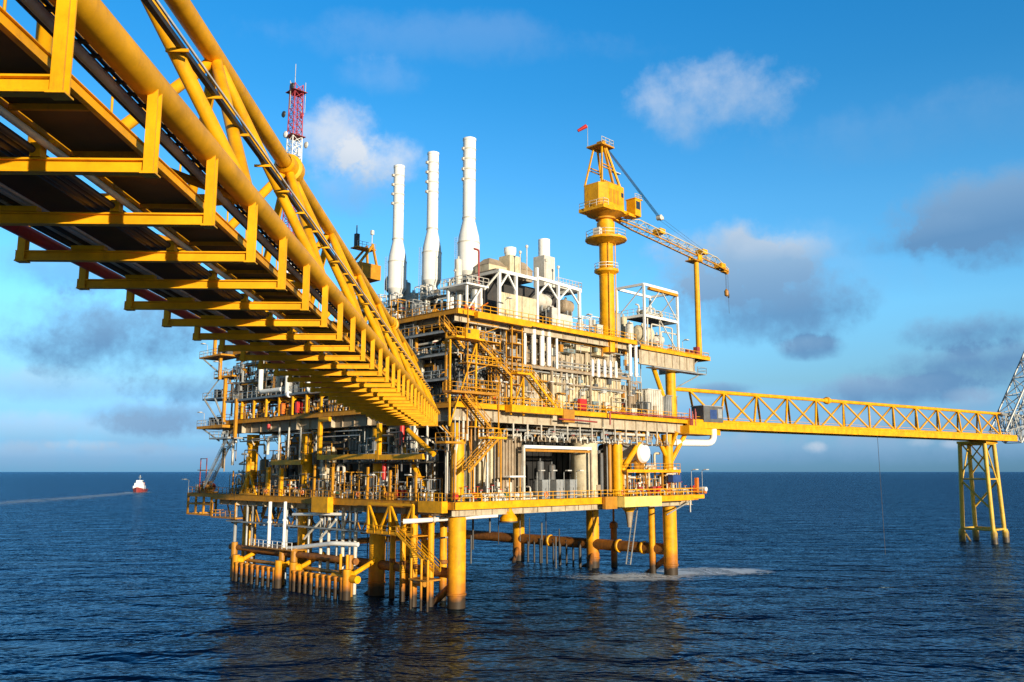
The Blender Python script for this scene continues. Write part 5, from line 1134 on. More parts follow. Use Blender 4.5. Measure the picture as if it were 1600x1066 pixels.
# ------------------------------------------------------------------ sunlit side, lower deck
def low_sunny():
    z = ZC
    a, _ = onB(912, 772, 1.2); t = thing('storage_tank', 'big cream upright storage tank on the lower deck', 'tank', a, 1.0, z); r = 2.15; h = onB(912, 694, 1)[1]-z
    MB().lathe([(r, 0), (r, h*.33), (r+.03, h*.33), (r+.03, h*.34), (r, h*.34), (r, h*.66), (r+.03, h*.66), (r+.03, h*.67), (r, h*.67), (r, h), (r+.1, h), (r+.1, h+.12), (.2, h+.5)], 28, caps=False).build('shell', 'cream', t)
    MB().cbox(.8, -r-.05, 1.0, .9, .2, .9).build('manway', 'tan', t); MB().tube((-.4, 0, h+.3), (-.4, 0, h+1.4), .2, 8).build('nozzle', 'off_white', t)
    l = MB(); 
    for y in (-.2, .2): l.tube((r+.15, y-.6, 0), (r+.15, y-.6, h), .03, 4)
    for k in range(24): l.tube((r+.15, -.8, .3*k+.2), (r+.15, -.4, .3*k+.2), .02, 4)
    l.build('ladder', 'tan', t)
    for px in (849, 871, 892): a, _ = onB(px, 772, -.6); C(cabinet(a, -.4, z, 1.75, 1.5, 2.7, 'galv', 'grey'), 'grey square locker in the row left of the cream tank', 'locker', SUNNY['C'], 'grey lockers by the cream tank')
    a0, _ = onB(818, 700, -1.6); a1, z1 = onB(923, 703, -1.6); t = thing('open_shed_frame', 'white topped steel frame of the open shed over the grey lockers', 'frame', a0, -1.6, z)
    MB().bar((0, 0, 0), (0, 0, z1-z+.2), .36).build('post', 'off_white', t); MB().bar((a1-a0, 0, 0), (a1-a0, 0, z1-z), .3).build('post', 'tan', t); MB().bar((0, 0, z1-z+.2), (a1-a0, 0, z1-z+.2), .36, .45).build('beam', 'white', t); MB().bar((.3, 0, z1-z-.32), (a1-a0-.3, 0, z1-z-.32), .3, .34).build('beam', 'orange_brown', t)
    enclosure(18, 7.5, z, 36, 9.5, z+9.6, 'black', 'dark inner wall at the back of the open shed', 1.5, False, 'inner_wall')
    for px, dx in ((828, 0), (862, .5), (880, 0)):
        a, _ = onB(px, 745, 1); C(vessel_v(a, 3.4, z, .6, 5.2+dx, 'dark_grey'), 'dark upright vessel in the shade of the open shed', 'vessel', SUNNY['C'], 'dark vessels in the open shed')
    for px in (836, 855, 878, 897): a, _ = onB(px, 735, -1); C(floodlight(a, -1.4, z, 4.0), 'pale lamp on a pole in front of the open shed', 'lamp', SUNNY['C'], 'lamps in front of the open shed')
    a0, _ = onB(782, 770, .2); a1, _ = onB(814, 770, .2)
    enclosure(a0, .2, z, a1, 6.5, z+9.2, 'tan', 'brown grey corrugated cabin between the stairs and the open shed', .62, False, ribd=.25)
    enclosure(5.6, 1.6, z, 8.6, 6, z+9.0, 'cream', 'narrow cream cabin behind the yellow stairs on the lower deck', 1.2, False)
    pipe([(8.9, .6, z+4.2), (8.9, .6, z+7.9)], .34, 'red', 'fat bright red upright pipe by the corrugated cabin')
    pipe([(10.2, .8, z), (10.2, .8, z+9)], .3, 'orange_brown', 'rusty upright pipe left of the corrugated cabin')
    # pumps and hoses by the near corner
    for i, (a, b, m, m2) in enumerate(((4.6, -.6, 'off_white', 'white'), (6.8, -1.2, 'white', 'galv'), (9.0, -.8, 'off_white', 'green'), (11.0, -1.1, 'cream', 'white'), (13.2, -.9, 'off_white', 'teal_grey'))):
        C(pump_skid(a, b, z, m, m2, 0, 1.05), 'pale pump unit on the lower deck by the near stairs', 'pump', '', 'pale pumps near the stairs')
    for a in (5.5, 7.9, 10.1): C(vessel_v(a, .1, z, .5, 2.6, 'off_white'), 'short pale vessel behind the pumps near the stairs', 'vessel', SUNNY['C'], 'short vessels near the stairs')
    o = thing('work_bench', 'white topped stand among the pumps near the stairs', 'stand', 9.0, -2.2, z); MB().cbox(0, 0, 3.2, 3.2, 1.2, .22).build('top', 'white', o); [MB().bar((x, 0, 0), (x, 0, 3.2), .14).build('leg', 'old_yellow', o) for x in (-1.1, 1.1)]
    # big white vessel with its round end showing
    a, zc = onB(1007, 708, -1.0); r = 1.72; t = thing('horizontal_vessel', 'large white round ended vessel lying above the far lower deck', 'vessel', a, -1.6, zc)
    MB().lathe([(.02, 0), (r*.55, .14), (r*.85, .42), (r, .9), (r, 5.0), (r*.8, 5.7), (.02, 6.0)], 28, (0, 0, 0), 'y', caps=False).build('shell', 'white', t)
    MB().torus((0, .95, 0), r+.04, .1, 28, 6, 'y').build('flange_ring', 'orange_brown', t)
    for y in (1.8, 4.4): MB().box(-1.2, y-.2, -3.1, 1.2, y+.2, -1.2).build('saddle', 'orange_brown', t)
    # mezzanine steel below it
    t = thing('pipe_deck', 'narrow orange pipe deck below the large white vessel', 'walkway', a-6.5, -1.9, z+4.0); MB().box(0, 0, 0, 16, 5, .25).build('deck_plate', 'orange_brown', t); MB().ibeam((0, -.1, .1), (16, -.1, .1), .2, .5, .04).build('edge_beam', 'yellow', t)
    for x in (.3, 5.5, 10.5, 15.7): MB().bar((x, .1, -4.0), (x, .1, 0), .26).build('post', 'orange_brown', t)
    g = MB(); rail(g, [(0, 0, .3), (16, 0, .3)], 1.1, 1.2); g.build('railing', 'old_yellow', t)
    for i in range(18):
        aa = 37.5+i*.95; m = rnd.choice(['galv', 'off_white', 'cream', 'old_yellow', 'dull_red', 'tan']); o = valve(aa, -1.9+rnd.uniform(-.3, .9), z, m, rnd.choice(['red', 'orange', 'dark', 'red']), rnd.uniform(1.3, 2.5), R(90)*rnd.randrange(2)); C(o, 'valve in the crowded bay right of the yellow column', 'valve', SUNNY['C'], 'valves in the far bay')
    for i in range(14):
        aa = 38+rnd.uniform(0, 15); r = rnd.uniform(.1, .26); zz = z+rnd.uniform(1.4, 7.5); bb = rnd.uniform(-1.6, 1.5); o = pipe([(aa, bb, z), (aa, bb, zz), (aa+rnd.uniform(1, 4), bb, zz), (aa+rnd.uniform(2, 5), bb+2.5, zz)], r, rnd.choice(['cream', 'off_white', 'tan', 'orange_brown', 'old_yellow', 'white'])); C(o, 'bent pipe in the crowded bay right of the yellow column', 'pipe', SUNNY['C'], 'pipes in the far bay')
    for i in range(6): C(vessel_v(39.5+i*2.5, 1.6+.8*(i % 2), z, rnd.uniform(.45, .8), rnd.uniform(2.6, 5.2), rnd.choice(['cream', 'off_white', 'tan'])), 'cream vessel in the crowded bay right of the yellow column', 'vessel', SUNNY['C'], 'vessels in the far bay')
    for i in range(5): C(frame_rack(40+i*2.7, -.4, z, 1.9, 1.4, rnd.uniform(2.4, 3.8), rnd.choice(['orange_brown', 'galv', 'old_yellow']), 4, 'cream'), 'instrument rack in the crowded bay right of the yellow column', 'rack', SUNNY['C'], 'racks in the far bay')
    for aa in (39.2, 43.0, 44.5, 55.3): C(red_box(aa, -2.2, z, 1.0, 1.2, 'dull_red' if aa < 44 else 'red'), 'red hose cabinet along the far lower deck railing', 'hose cabinet', SUNNY['C'], 'red hose cabinets in the far bay')
    a, _ = onB(1055, 748, -2.5); o = thing('tool_chest', 'dark blue chest on legs at the far end of the lower deck', 'chest', a, -2.4, z+2.2); MB().cbox(0, 0, 0, 2.6, 1.0, 1.1).build('body', 'blue', o); MB().cbox(0, 0, 1.1, 2.7, 1.1, .12).build('lid', 'blue', o); [MB().bar((x, 0, -2.2), (x, 0, 0), .12).build('leg', 'galv', o) for x in (-1.1, 1.1)]
    a, _ = onB(1100, 760, -3); o = thing('liferaft_canister', 'white life raft canister at the outer tip of the lower deck', 'life raft', a, -2.8, z+.1); MB().lathe([(.02, -.75), (.4, -.68), (.45, 0), (.4, .68), (.02, .75)], 16, (0, 0, .75), 'y', caps=False).build('canister', 'white', o); MB().box(-.4, -.5, 0, .4, .5, .35).build('cradle', 'orange', o)
    o = red_box(a-3.4, -3.6, z, .6, 2.6, 'orange'); tag(o, 'tall narrow orange cabinet at the outer tip of the lower deck', 'cabinet')
    for aa in (a-5.5, a-2): C(floodlight(aa, -3.9, z, 4.2), 'lamp pole near the outer tip of the lower deck', 'lamp', '', 'lamps at the outer tip')
    for aa in (14.8, 33.5, 46.5): C(lifebuoy(aa, -2.98, z+.25), 'orange lifebuoy hung on the lower deck railing', 'lifebuoy', SUNNY['C'], 'lifebuoys on the lower deck railing')
    for i in range(9):
        aa = 32.2+i*.75; C(MBv(aa, .4+1.1*(i % 3), z, rnd.uniform(6, 10), rnd.choice([.16, .24, .34]), rnd.choice(['brace_rust', 'tan', 'dark_grey', 'orange_brown', 'grey'])), 'brown upright pipe between the cream tank and the yellow column', 'pipe', '', 'brown pipes right of the cream tank')
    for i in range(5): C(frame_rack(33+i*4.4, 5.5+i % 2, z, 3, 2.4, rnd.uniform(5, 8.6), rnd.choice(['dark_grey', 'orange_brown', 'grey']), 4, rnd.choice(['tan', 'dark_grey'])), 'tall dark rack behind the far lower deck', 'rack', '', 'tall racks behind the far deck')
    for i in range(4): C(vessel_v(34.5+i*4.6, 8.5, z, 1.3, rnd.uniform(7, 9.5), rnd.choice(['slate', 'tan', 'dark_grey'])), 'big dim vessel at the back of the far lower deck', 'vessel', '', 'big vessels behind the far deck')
    # pipes below the lower deck
    for i in range(14):
        aa = 8+i*3.1+rnd.uniform(-.6, .6); C(MBv(aa, rnd.uniform(5, 26), 9.2-rnd.uniform(0, 8.5), 3.6+rnd.uniform(0, 2), rnd.choice([.08, .12, .16]), rnd.choice(['dark_grey', 'dark'])), 'thin drain pipe hanging below the lower deck', 'pipe', SUNNY['K'], 'drain pipes below the lower deck')
    for i in range(9): C(pipe([(50.2, 20+i*1.7, 4.8-.3*(i % 2)), (50.2, 20+i*1.7, -3)], .2 if i % 3 else .3, 'dark'), 'dark pile standing in the water below the far rusty brace', 'pipe', 'under the platform', 'dark piles at the far side', i)
    for i in range(6): C(pipe([(7.5+i*4.2, 30, 12.2), (7.5+i*4.2, 30, 2.5-.4*i)], .09, 'dark'), 'thin dark line hanging below the middle of the platform', 'pipe', 'under the platform', 'thin lines below the platform', i)
    t = thing('sump_funnel', 'yellow topped grey funnel hanging below the far lower deck', 'funnel', 46.5, 5.5, 8.2); MB().lathe([(1.5, 4.3), (1.5, 3.6), (.7, 2.6)], 16).build('cap', 'yellow', t); MB().lathe([(.35, 0), (.6, 2.0), (.8, 2.7)], 14).build('spout', 'tan', t)
    cx, cy = onZ(960, 886, 0); o = MB().lathe([(.62, -4), (.62, 7.2), (.8, 7.3), (.8, 8.2), (.3, 8.6)], 14).tube((0, 0, 8.4), (0, 0, 12), .2, 8).build('caisson_pipe', 'brace_rust'); place(o, cx, cy, 0); tag(o, 'dark rusty caisson pipe standing behind the far rusty brace', 'caisson')
    o = MB().lathe([(.62, -4), (.62, 12)], 14).build('caisson_pipe', 'leg_yellow'); place(o, 50.4, 3.4, 0); tag(o, 'slim yellow caisson pipe left of the far right leg', 'caisson')
    t = thing('sea_ladder', 'slanting grey stair ladder going down to the water near the far leg', 'ladder', 44.5, 4, 2); MB().bar((0, 0, 0), (4, 1, 9.9), .1, .3).bar((0, .9, 0), (4, 1.9, 9.9), .1, .3).build('stringer', 'galv', t); r_ = MB(); [r_.bar((4*k/24, k/24, 9.9*k/24), (4*k/24, .9+k/24, 9.9*k/24), .12, .05) for k in range(25)]; r_.build('rungs', 'galv', t)
    # yellow round bumper and slanting white boom below the near corner
    p0 = onA(630, 815, -5.5); a1, z1 = onB(778, 806, -3.6); q = W(a1, -3.6, z1)-W(-5.5, p0[0], p0[1]); t = thing('white_boom', 'long slanting white pipe boom below the near corner of the lower deck', 'boom', -5.5, p0[0], p0[1])
    q = Vector((a1+5.5, -3.6-p0[0], z1-p0[1])); MB().lathe([(.34, -.02), (.34, .0)], 12).tube((0, 0, 0), q*.5, .34, 14, .28).tube(q*.5, q, .28, 14, .22).build('pipe', 'white', t)
    for f in (.33, .62): MB().tube(q*f-q.normalized()*.14, q*f+q.normalized()*.14, .42, 14).build('flange', 'off_white', t)
    a, zz = onB(790, 803, -1.8); o = thing('bumper', 'yellow cone shaped bumper hanging below the lower deck', 'bumper', a+.6, -1.8, zz-1.0); MB().lathe([(1.25, 0), (1.25, .4), (.6, 1.3), (.3, 2.2)], 20).build('cone', 'yellow', o); MB().lathe([(1.35, -.2), (1.35, 0)], 20).build('rubber_ring', 'dark', o)
low_sunny()

# ------------------------------------------------------------------ stairs at the near corner
def stairs():
    def S(p, pb, q, qb, w, label, m='yellow'):
        (a0, z0), (a1, z1) = onB(*p, pb), onB(*q, qb); return staircase((a0, pb, z0), (a1, qb, z1), w, label, m)
    S((738, 530), -2.4, (800, 594), -2.4, 1.3, 'yellow stairs coming down to the right from the top landing', 'old_yellow')
    S((822, 583), -3.4, (868, 642), -3.4, 1.3, 'bright yellow stairs coming down in front of the beige enclosure')
    S((722, 618), -3.6, (762, 668), -3.6, 1.2, 'yellow stairs under the middle deck going down to the right', 'old_yellow')
    S((775, 685), -3.6, (727, 738), -3.6, 1.2, 'yellow stairs going down to the left beside the corner column', 'old_yellow')
    S((690, 505), -2.6, (722, 545), -2.6, 1.0, 'short yellow stairs left of the top landing', 'old_yellow')
    # landings
    for (px, py, w, d, m, label, leg) in ((728, 528, 5.2, 2.0, 'yellow', 'yellow railed top landing of the near stairs', 12), (812, 583, 3.0, 2.0, 'yellow', 'yellow railed middle landing left of the bright stairs', 6), (770, 683, 3.6, 2.0, 'yellow', 'yellow railed landing below the middle deck', 0), (735, 613, 8.5, 1.8, 'orange_brown', 'orange walkway landing at the foot of the upper stairs', 0), (704, 690, 3.5, 2, 'old_yellow', 'dark yellow landing by the end of the big bridge', 0)):
        a, z = onB(px, py, -3.4); t = thing('stair_landing', label, 'landing', a, -3.4, z); MB().box(-w/2, -1, -.28, w/2, d-1, 0).build('deck_plate', m, t); g = MB(); rail(g, [(-w/2, d-1, 0), (-w/2, -.95, 0), (w/2, -.95, 0)], 1.1, 1.0); g.build('railing', 'yellow' if m == 'yellow' else 'old_yellow', t)
        if leg:
            for x in (-w/2+.2, w/2-.2): MB().bar((x, .5, -leg), (x, .5, -.4), .22).build('leg', m, t)
            MB().bar((-w/2+.2, .5, -leg), (w/2-.2, .5, -.5), .14).build('brace', m, t)
    # bare stair tower frames by the corner
    t = thing('stair_tower', 'tall skeleton frame of old yellow bars round the stairs at the near corner', 'stair tower', -.5, -3.0, ZC); H = ZU-ZC
    for x, h0, h1 in ((-.6, 9, H), (5.4, 6, H-9)): MB().bar((x, 0, h0), (x, 0, h1), .15).build('post', 'old_yellow', t)
    for k in range(7):
        z = 10+k*2.4; MB().bar((-.6, 0, z), (5.4, 0, z+2.2*(1 if k % 2 else 0)), .1).build('brace', 'old_yellow', t)
    for z in (15.2, 18.6, 21.9): MB().box(-.9, -.2, z, 5.6, 1.5, z+.14).build('landing', 'old_yellow', t)
    for k in range(3): 
        g = MB(); rail(g, [(-.9, -.2, 15.3+k*3.35), (5.6, -.2, 15.3+k*3.35)], 1.1, .8, .04); g.build('railing', 'yellow' if k == 1 else 'old_yellow', t)
    o = thing('instrument_box', 'small yellow box hanging below the top landing', 'box', onB(736, 530, -4.4)[0], -4.4, onB(736, 530, -4.4)[1]); MB().cbox(0, 0, 0, 2.4, .6, 1.4).build('body', 'yellow', o); MB().box(-.9, -.33, .7, -.4, -.3, 1.2).build('window', 'dark', o)
    for i in range(7): C(valve(-.5+i*1.1, -2.2+.5*(i % 2), ZC if i % 2 else ZC+.0, rnd.choice(['old_yellow', 'off_white', 'galv']), 'red', rnd.uniform(1.3, 2.4), R(90)*(i % 2)), 'valve crowded round the near corner leg', 'valve', 'on lower deck', 'valves at the near corner')
    for i in range(10):
        aa = -2+i*.75; C(pipe([(aa, -1.6, 20+rnd.uniform(-1, 3)), (aa, -1.6, 25.5), (aa+rnd.uniform(-.6, 1), .8, 25.5)], rnd.uniform(.08, .2), rnd.choice(['off_white', 'galv', 'dark', 'tan', 'orange_brown'])), 'bent pipe beneath the end of the big bridge', 'pipe', 'at the near corner', 'pipes beneath the bridge end', aa+9)
    for i in range(2): C(red_box(-1.8+i*3.4, -1.6, ZC, .6, .9), 'red hose cabinet by the near corner leg', 'hose cabinet', 'on lower deck', 'red hose cabinets at the near corner')
stairs()
def corner_clutter():
    for i in range(44):
        a = rnd.uniform(-1.2, 9); zz = rnd.uniform(28.2, 39); b = rnd.uniform(-.8, 2.6); r = rnd.choice([.07, .1, .14, .2]); o = pipe([(a, b, zz-rnd.uniform(.6, 3)), (a, b, zz), (a+rnd.uniform(-2, 2.5), b, zz), (a+rnd.uniform(-2, 2.5), b+1.2, zz+rnd.uniform(-1.5, 1))], r, rnd.choice(['dark', 'dark_grey', 'grey', 'galv', 'old_yellow', 'tan', 'off_white', 'orange_brown']))
        C(o, 'dark bent line in the tangle behind the near stairs', 'pipe', SUNNY['M'], 'dark lines behind the near stairs')
    for i in range(12): C(frame_rack(rnd.uniform(0, 8), rnd.uniform(-.6, 1.6), rnd.choice([ZM, 30.6, 34.0, 36.6]), 1.7, 1.3, rnd.uniform(1.8, 3), rnd.choice(['old_yellow', 'dark_grey', 'orange_brown', 'galv']), 4, rnd.choice(['dark_grey', 'tan', 'off_white'])), 'cluttered rack behind the near stairs', 'rack', SUNNY['M'], 'racks behind the near stairs')
    for i in range(6): C(vessel_v(rnd.uniform(.5, 8.5), rnd.uniform(.8, 2.6), rnd.choice([ZM, 34.2]), rnd.uniform(.4, .7), rnd.uniform(2.5, 4.8), rnd.choice(['slate', 'tan', 'grey', 'off_white'])), 'upright vessel behind the near stairs', 'vessel', SUNNY['M'], 'vessels behind the near stairs')
    for i in range(16):
        a = rnd.uniform(-2, 8); b = rnd.uniform(-2.2, 1); C(pipe([(a, b, ZC), (a, b, rnd.uniform(16, 24)), (a+rnd.uniform(-2, 2), b+1, 24.2)], rnd.choice([.08, .12, .2]), rnd.choice(['old_yellow', 'galv', 'dark_grey', 'tan', 'off_white'])), 'upright line round the near corner column', 'pipe', SUNNY['C'], 'lines round the near corner column')
corner_clutter()
# ------------------------------------------------------------------ shaded side
def shady():
    # main level by the bridge, seen above the bridge: dark machinery below the stacks
    for i in range(30):
        b = rnd.uniform(1, 30); z0 = rnd.choice([27.4, 31, 34.5]); a = rnd.uniform(-1.2, 4)
        k = rnd.random()
        if k < .35: C(vessel_v(a, b, z0, rnd.uniform(.5, 1.1), rnd.uniform(3, 5.6), rnd.choice(['grey', 'galv', 'off_white', 'dark_grey', 'slate'])), 'grey upright vessel deep in the shaded side below the stacks', 'vessel', SHADY['M'], 'vessels below the stacks')
        elif k < .65: C(frame_rack(a, b, z0, rnd.uniform(2, 3.4), rnd.uniform(1.5, 3), rnd.uniform(2.6, 3.4), rnd.choice(['galv', 'dark_grey', 'off_white', 'old_yellow']), 4, 'grey'), 'crowded rack deep in the shaded side below the stacks', 'rack', SHADY['M'], 'racks below the stacks')
        else: C(vessel_h(a+1, b, z0, rnd.uniform(.6, 1.1), rnd.uniform(2, 4), rnd.choice(['grey', 'off_white', 'slate', 'tan'])), 'grey lying vessel deep in the shaded side below the stacks', 'vessel', SHADY['M'], 'lying vessels below the stacks')
    for zz in (30.9, 34.4, 37.6):
        t = thing('service_gallery', {30.9: 'lowest', 34.4: 'middle', 37.6: 'highest'}[zz]+' grey gallery on the shaded side between middle and top decks', 'walkway', -1.6, .5, zz); MB().box(0, 0, -.25, 8, 57, 0).build('deck_plate', 'grating', t); MB().ibeam((-.1, 0, -.2), (-.1, 57, -.2), .2, .4, .03).build('edge_beam', 'grey', t)
        g = MB(); rail(g, [(0, 57, 0), (0, 0, 0)], 1.1, 1.7); g.build('railing', 'old_yellow' if zz > 35 else 'galv', t)
        for b in range(0, 58, 8): MB().bar((0, b+.3, -3.4), (0, b+.3, -.2), .26).build('post', 'dark_grey' if b % 3 else 'old_yellow', t)
    mats = ['grey', 'galv', 'off_white', 'dark_grey', 'slate', 'tan', 'old_yellow', 'dark']
    # random process pipes over the shaded face, level by level
    lev = [('C', 14.0, 24.6, 62), ('M', 27.4, 39.2, 62)]
    for key, z0, z1, bm_ in lev:
        for i in range(60):
            b = rnd.uniform(3, bm_); a = rnd.uniform(-2.4, 3.5); r = rnd.choice([.07, .1, .14, .18, .26]); za = rnd.uniform(z0, z1-2); zb = min(z1, za+rnd.uniform(1.5, 6)); b2 = b+rnd.uniform(-6, 6)
            b2 = min(max(b2, 2), 62)
            o = pipe([(a, b, za), (a, b, zb), (a, b2, zb), (a+rnd.choice([0, 1.5]), b2, zb+rnd.uniform(-2.5, 1))], r, rnd.choice(['off_white', 'galv', 'grey', 'tan', 'dark_grey', 'off_white', 'old_yellow'])); C(o, 'bent process pipe on the shaded face', 'pipe', SHADY[key], 'process pipes on the shaded face')
    for i in range(16):
        b = 4+i*3.6; C(frame_rack(rnd.uniform(-1.4, .4), b, ZC, rnd.uniform(1.8, 2.6), rnd.uniform(1.6, 2.8), rnd.uniform(2.4, 4.4), rnd.choice(['galv', 'old_yellow', 'grey']), 4, rnd.choice(['tan', 'grey', 'off_white'])), 'equipment rack on the shaded edge', 'rack', SHADY['C'], 'racks on the shaded lower deck')
    for i in range(14):
        b = 6+i*4.0; C(vessel_v(rnd.uniform(1.5, 5), b, ZC, rnd.uniform(.6, 1.2), rnd.uniform(4, 8), rnd.choice(['grey', 'slate', 'off_white', 'dark_grey', 'tan'])), 'upright vessel standing back in the shade', 'vessel', SHADY['C'], 'vessels in the shaded lower deck')
    for i in range(14):
        b = 5+i*4.1; C(pump_skid(rnd.uniform(-2, -.8), b, ZC, rnd.choice(['galv', 'off_white', 'old_yellow']), rnd.choice(['green', 'grey', 'dull_red', 'off_white']), R(90), 1.1), 'pump on the shaded edge', 'pump', SHADY['C'], 'pumps on the shaded lower deck')
    for i in range(12):
        b = 8+i*4.6; C(valve(rnd.uniform(-2.4, -1.4), b, ZC, rnd.choice(['galv', 'off_white', 'old_yellow']), rnd.choice(['red', 'dark']), rnd.uniform(1.3, 2.2), R(90)), 'valve on the shaded edge', 'valve', SHADY['C'], 'valves on the shaded lower deck')
    for b in (9.5, 10.8, 33): C(red_box(-1.6, b, ZC, .7, 1.1), 'red hose cabinet on the shaded edge', 'hose cabinet', SHADY['C'], 'red hose cabinets on the shaded lower deck')
    for i in range(16):
        b = rnd.uniform(40, 62); C(rnd.choice([lambda: vessel_v(rnd.uniform(2, 12), b, ZC, rnd.uniform(.7, 1.3), rnd.uniform(5, 9), rnd.choice(['dark_grey', 'slate', 'grey', 'tan'])), lambda: frame_rack(rnd.uniform(1, 9), b, ZC+rnd.choice([0, 4.5]), 2.6, 2.4, rnd.uniform(3, 5), rnd.choice(['dark_grey', 'old_yellow', 'grey']), 4, 'dark_grey')])(), 'dark machine at the far left inside the shaded side', 'machine', SHADY['C'], 'dark machines far left')
    # middle deck edge of the shaded side, below the mezzanine
    for i in range(15):
        b = 25+i*2.4; k = i % 3
        if k == 0: C(valve(-1.6, b, ZM, rnd.choice(['off_white', 'old_yellow', 'galv']), 'red', rnd.uniform(1.3, 2.2), R(90)), 'valve under the mezzanine on the shaded edge', 'valve', SHADY['M'], 'valves under the mezzanine')
        elif k == 1: C(frame_rack(-1.2, b, ZM, 1.8, 1.6, 2.8, rnd.choice(['galv', 'old_yellow']), 4, rnd.choice(['off_white', 'orange', 'tan'])), 'rack under the mezzanine on the shaded edge', 'rack', SHADY['M'], 'racks under the mezzanine')
        else: C(vessel_v(-.6, b, ZM, .6, 2.9, rnd.choice(['off_white', 'grey', 'tan'])), 'short vessel under the mezzanine on the shaded edge', 'vessel', SHADY['M'], 'vessels under the mezzanine')
    for px, py, m, nm in ((443, 652, 'orange', 'orange'), (466, 652, 'red', 'red')):
        b, z = onA(px, py, -2.6); o = red_box(-2.5, b, ZM, 1.2, 1.8, m); tag(o, f'{nm} hose cabinet under the mezzanine walkway of the shaded side', 'hose cabinet')
    b, z = onA(420, 667, -3.4); o = drum(-3.4, b, z-.5, 'red'); tag(o, 'red drum hung under the middle deck edge on the shaded side', 'drum')
    # mezzanine pipes: big white J pipes
    def J(px, y0, y1, r, px2, label):
        b, z1 = onA(px, y0, -3.2); _, z0 = onA(px, y1, -3.2); b2, _ = onA(px2, y1, -3.2); pipe([(-3.2, b, z1+4), (-3.2, b, z0+.4), (-3.2, b2, z0+.4)], r, 'white', label, None, (), 14, 1.0)
    J(409, 560, 616, .42, 440, 'white pipe with a bent foot on the shaded mezzanine, farthest left')
    J(451, 585, 620, .55, 452.5, 'thick white upright pipe on the shaded mezzanine')
    J(482, 600, 617, .32, 506, 'white pipe with a bent foot on the shaded mezzanine beneath the bridge')
    for i in range(22):
        b = 26+i*1.7; C(vessel_v(rnd.uniform(-1.4, 2), b, 31.0, rnd.uniform(.35, .9), rnd.uniform(1.8, 4.5), rnd.choice(['off_white', 'grey', 'galv', 'cream', 'dark_grey'])), 'vessel on the shaded mezzanine', 'vessel', '', 'vessels on the mezzanine')
    for i in range(14):
        b = 27+i*2.5; C(frame_rack(rnd.uniform(-2, 0), b, 35.2 if i % 2 else 31.0, 2, 2, rnd.uniform(2.2, 3.6), rnd.choice(['dark_grey', 'off_white', 'old_yellow']), 4, 'grey'), 'rack on the upper shaded face', 'rack', SHADY['Q'], 'racks on the upper shaded face')
    for i in range(70):
        b = rnd.uniform(3, 62); a = rnd.uniform(-2.2, 1); zz = rnd.choice([rnd.uniform(21, 24.6), rnd.uniform(29, 30.2), rnd.uniform(33, 39)]); r = rnd.choice([.06, .09, .12, .18]); L = rnd.uniform(1.5, 7)
        o = pipe([(a, b, zz-rnd.uniform(.4, 2)), (a, b, zz), (a, min(b+L, 63), zz), (a+.6, min(b+L, 63), zz+rnd.uniform(-1.6, .8))], r, rnd.choice(['dark_grey', 'grey', 'galv', 'old_yellow', 'tan', 'off_white', 'dark', 'orange_brown'])); C(o, 'slim looped line hung along the shaded face', 'pipe', '', 'slim looped lines on the shaded face')
    for i in range(22):
        z = rnd.choice([24.3, 26.6, 31.2, 31.6, 35.7, 39.7]); b = rnd.uniform(56, 64.5); C(rnd.choice([lambda: frame_rack(rnd.uniform(-2.6, 1), b, z, 1.7, 1.6, rnd.uniform(1.8, 3.2), rnd.choice(['dark_grey', 'old_yellow', 'orange_brown', 'grey']), 3, rnd.choice(['dark_grey', 'tan', 'grey'])), lambda: valve(rnd.uniform(-2.6, -1), b, z, rnd.choice(['old_yellow', 'grey', 'dark_grey']), 'dark', rnd.uniform(1.4, 2.4), R(90))])(), 'dark fitting crowded on the far left balconies', 'fitting', '', 'dark fittings on the far left balconies')
    # balconies' small things at the far left
    for (b, z) in ((64, 39.6), (61, 39.6), (66, 26.5), (63, 26.5), (64.5, 31.7), (70, ZC), (66.5, ZC)):
        C(cabinet(-2.4, b, z, 1.2, .9, 1.5, rnd.choice(['dark_grey', 'orange_brown', 'galv'])), 'small cabinet on a far left balcony of the shaded side', 'cabinet', '', 'cabinets on the far left balconies', b+z)
    for (b, z) in ((67.4, 39.6), (67.2, 26.5), (72, ZC), (62, 35.7)): C(floodlight(-3.6, b, z, 2.4, R(-90)), 'lamp on a far left balcony of the shaded side', 'lamp', '', 'lamps on the far left balconies', b+z)
    o = thing('winch', 'rusty brown winch on the far left end of the lower deck', 'winch', -1.6, 67.5, ZC); MB().box(-1.2, -1.1, 0, 1.2, 1.1, .3).build('base', 'orange_brown', o); MB().lathe([(.8, -.9), (.8, -.8), (.45, -.78), (.45, .78), (.8, .8), (.8, .9)], 16, (0, 0, 1.1), 'y').build('drum', 'dull_red', o); MB().box(-1.0, .95, .3, 1.0, 1.1, 2.2).build('side_plate', 'orange_brown', o)
    staircase((-2.8, 58.2, 23.9), (-2.8, 66.3, ZC+.9), 1.2, 'grey stairs on the far left of the shaded side', 'galv')
    t = thing('railing_frame', 'tall thin grey railing frame at the foot of the far left stairs', 'frame', -3.0, 66.4, ZC); f = MB()
    for b in (0, 2.4): f.bar((0, b, 0), (0, b, 6.5), .14)
    for z in (2.0, 4.2, 6.4): f.bar((0, 0, z), (0, 2.4, z), .12)
    f.build('frame', 'dull_red', t); MB().box(-.2, -.4, 4.2, 1.6, 3.2, 4.35).build('landing', 'orange_brown', t)
    # lower deck: things seen inside the yellow frames
    b, _ = onA(536, 770, 2.5); t = thing('storage_tank', 'tall cream tank standing inside the shaded lower deck, sunlit on one edge', 'tank', -.4, b, ZC); MB().lathe([(1.3, 0), (1.3, 7.2), (.9, 7.9), (.02, 8.1)], 20, caps=False).build('shell', 'cream', t); MB().torus((0, 0, 5.4), 1.36, .08, 20, 5).build('band', 'tan', t)
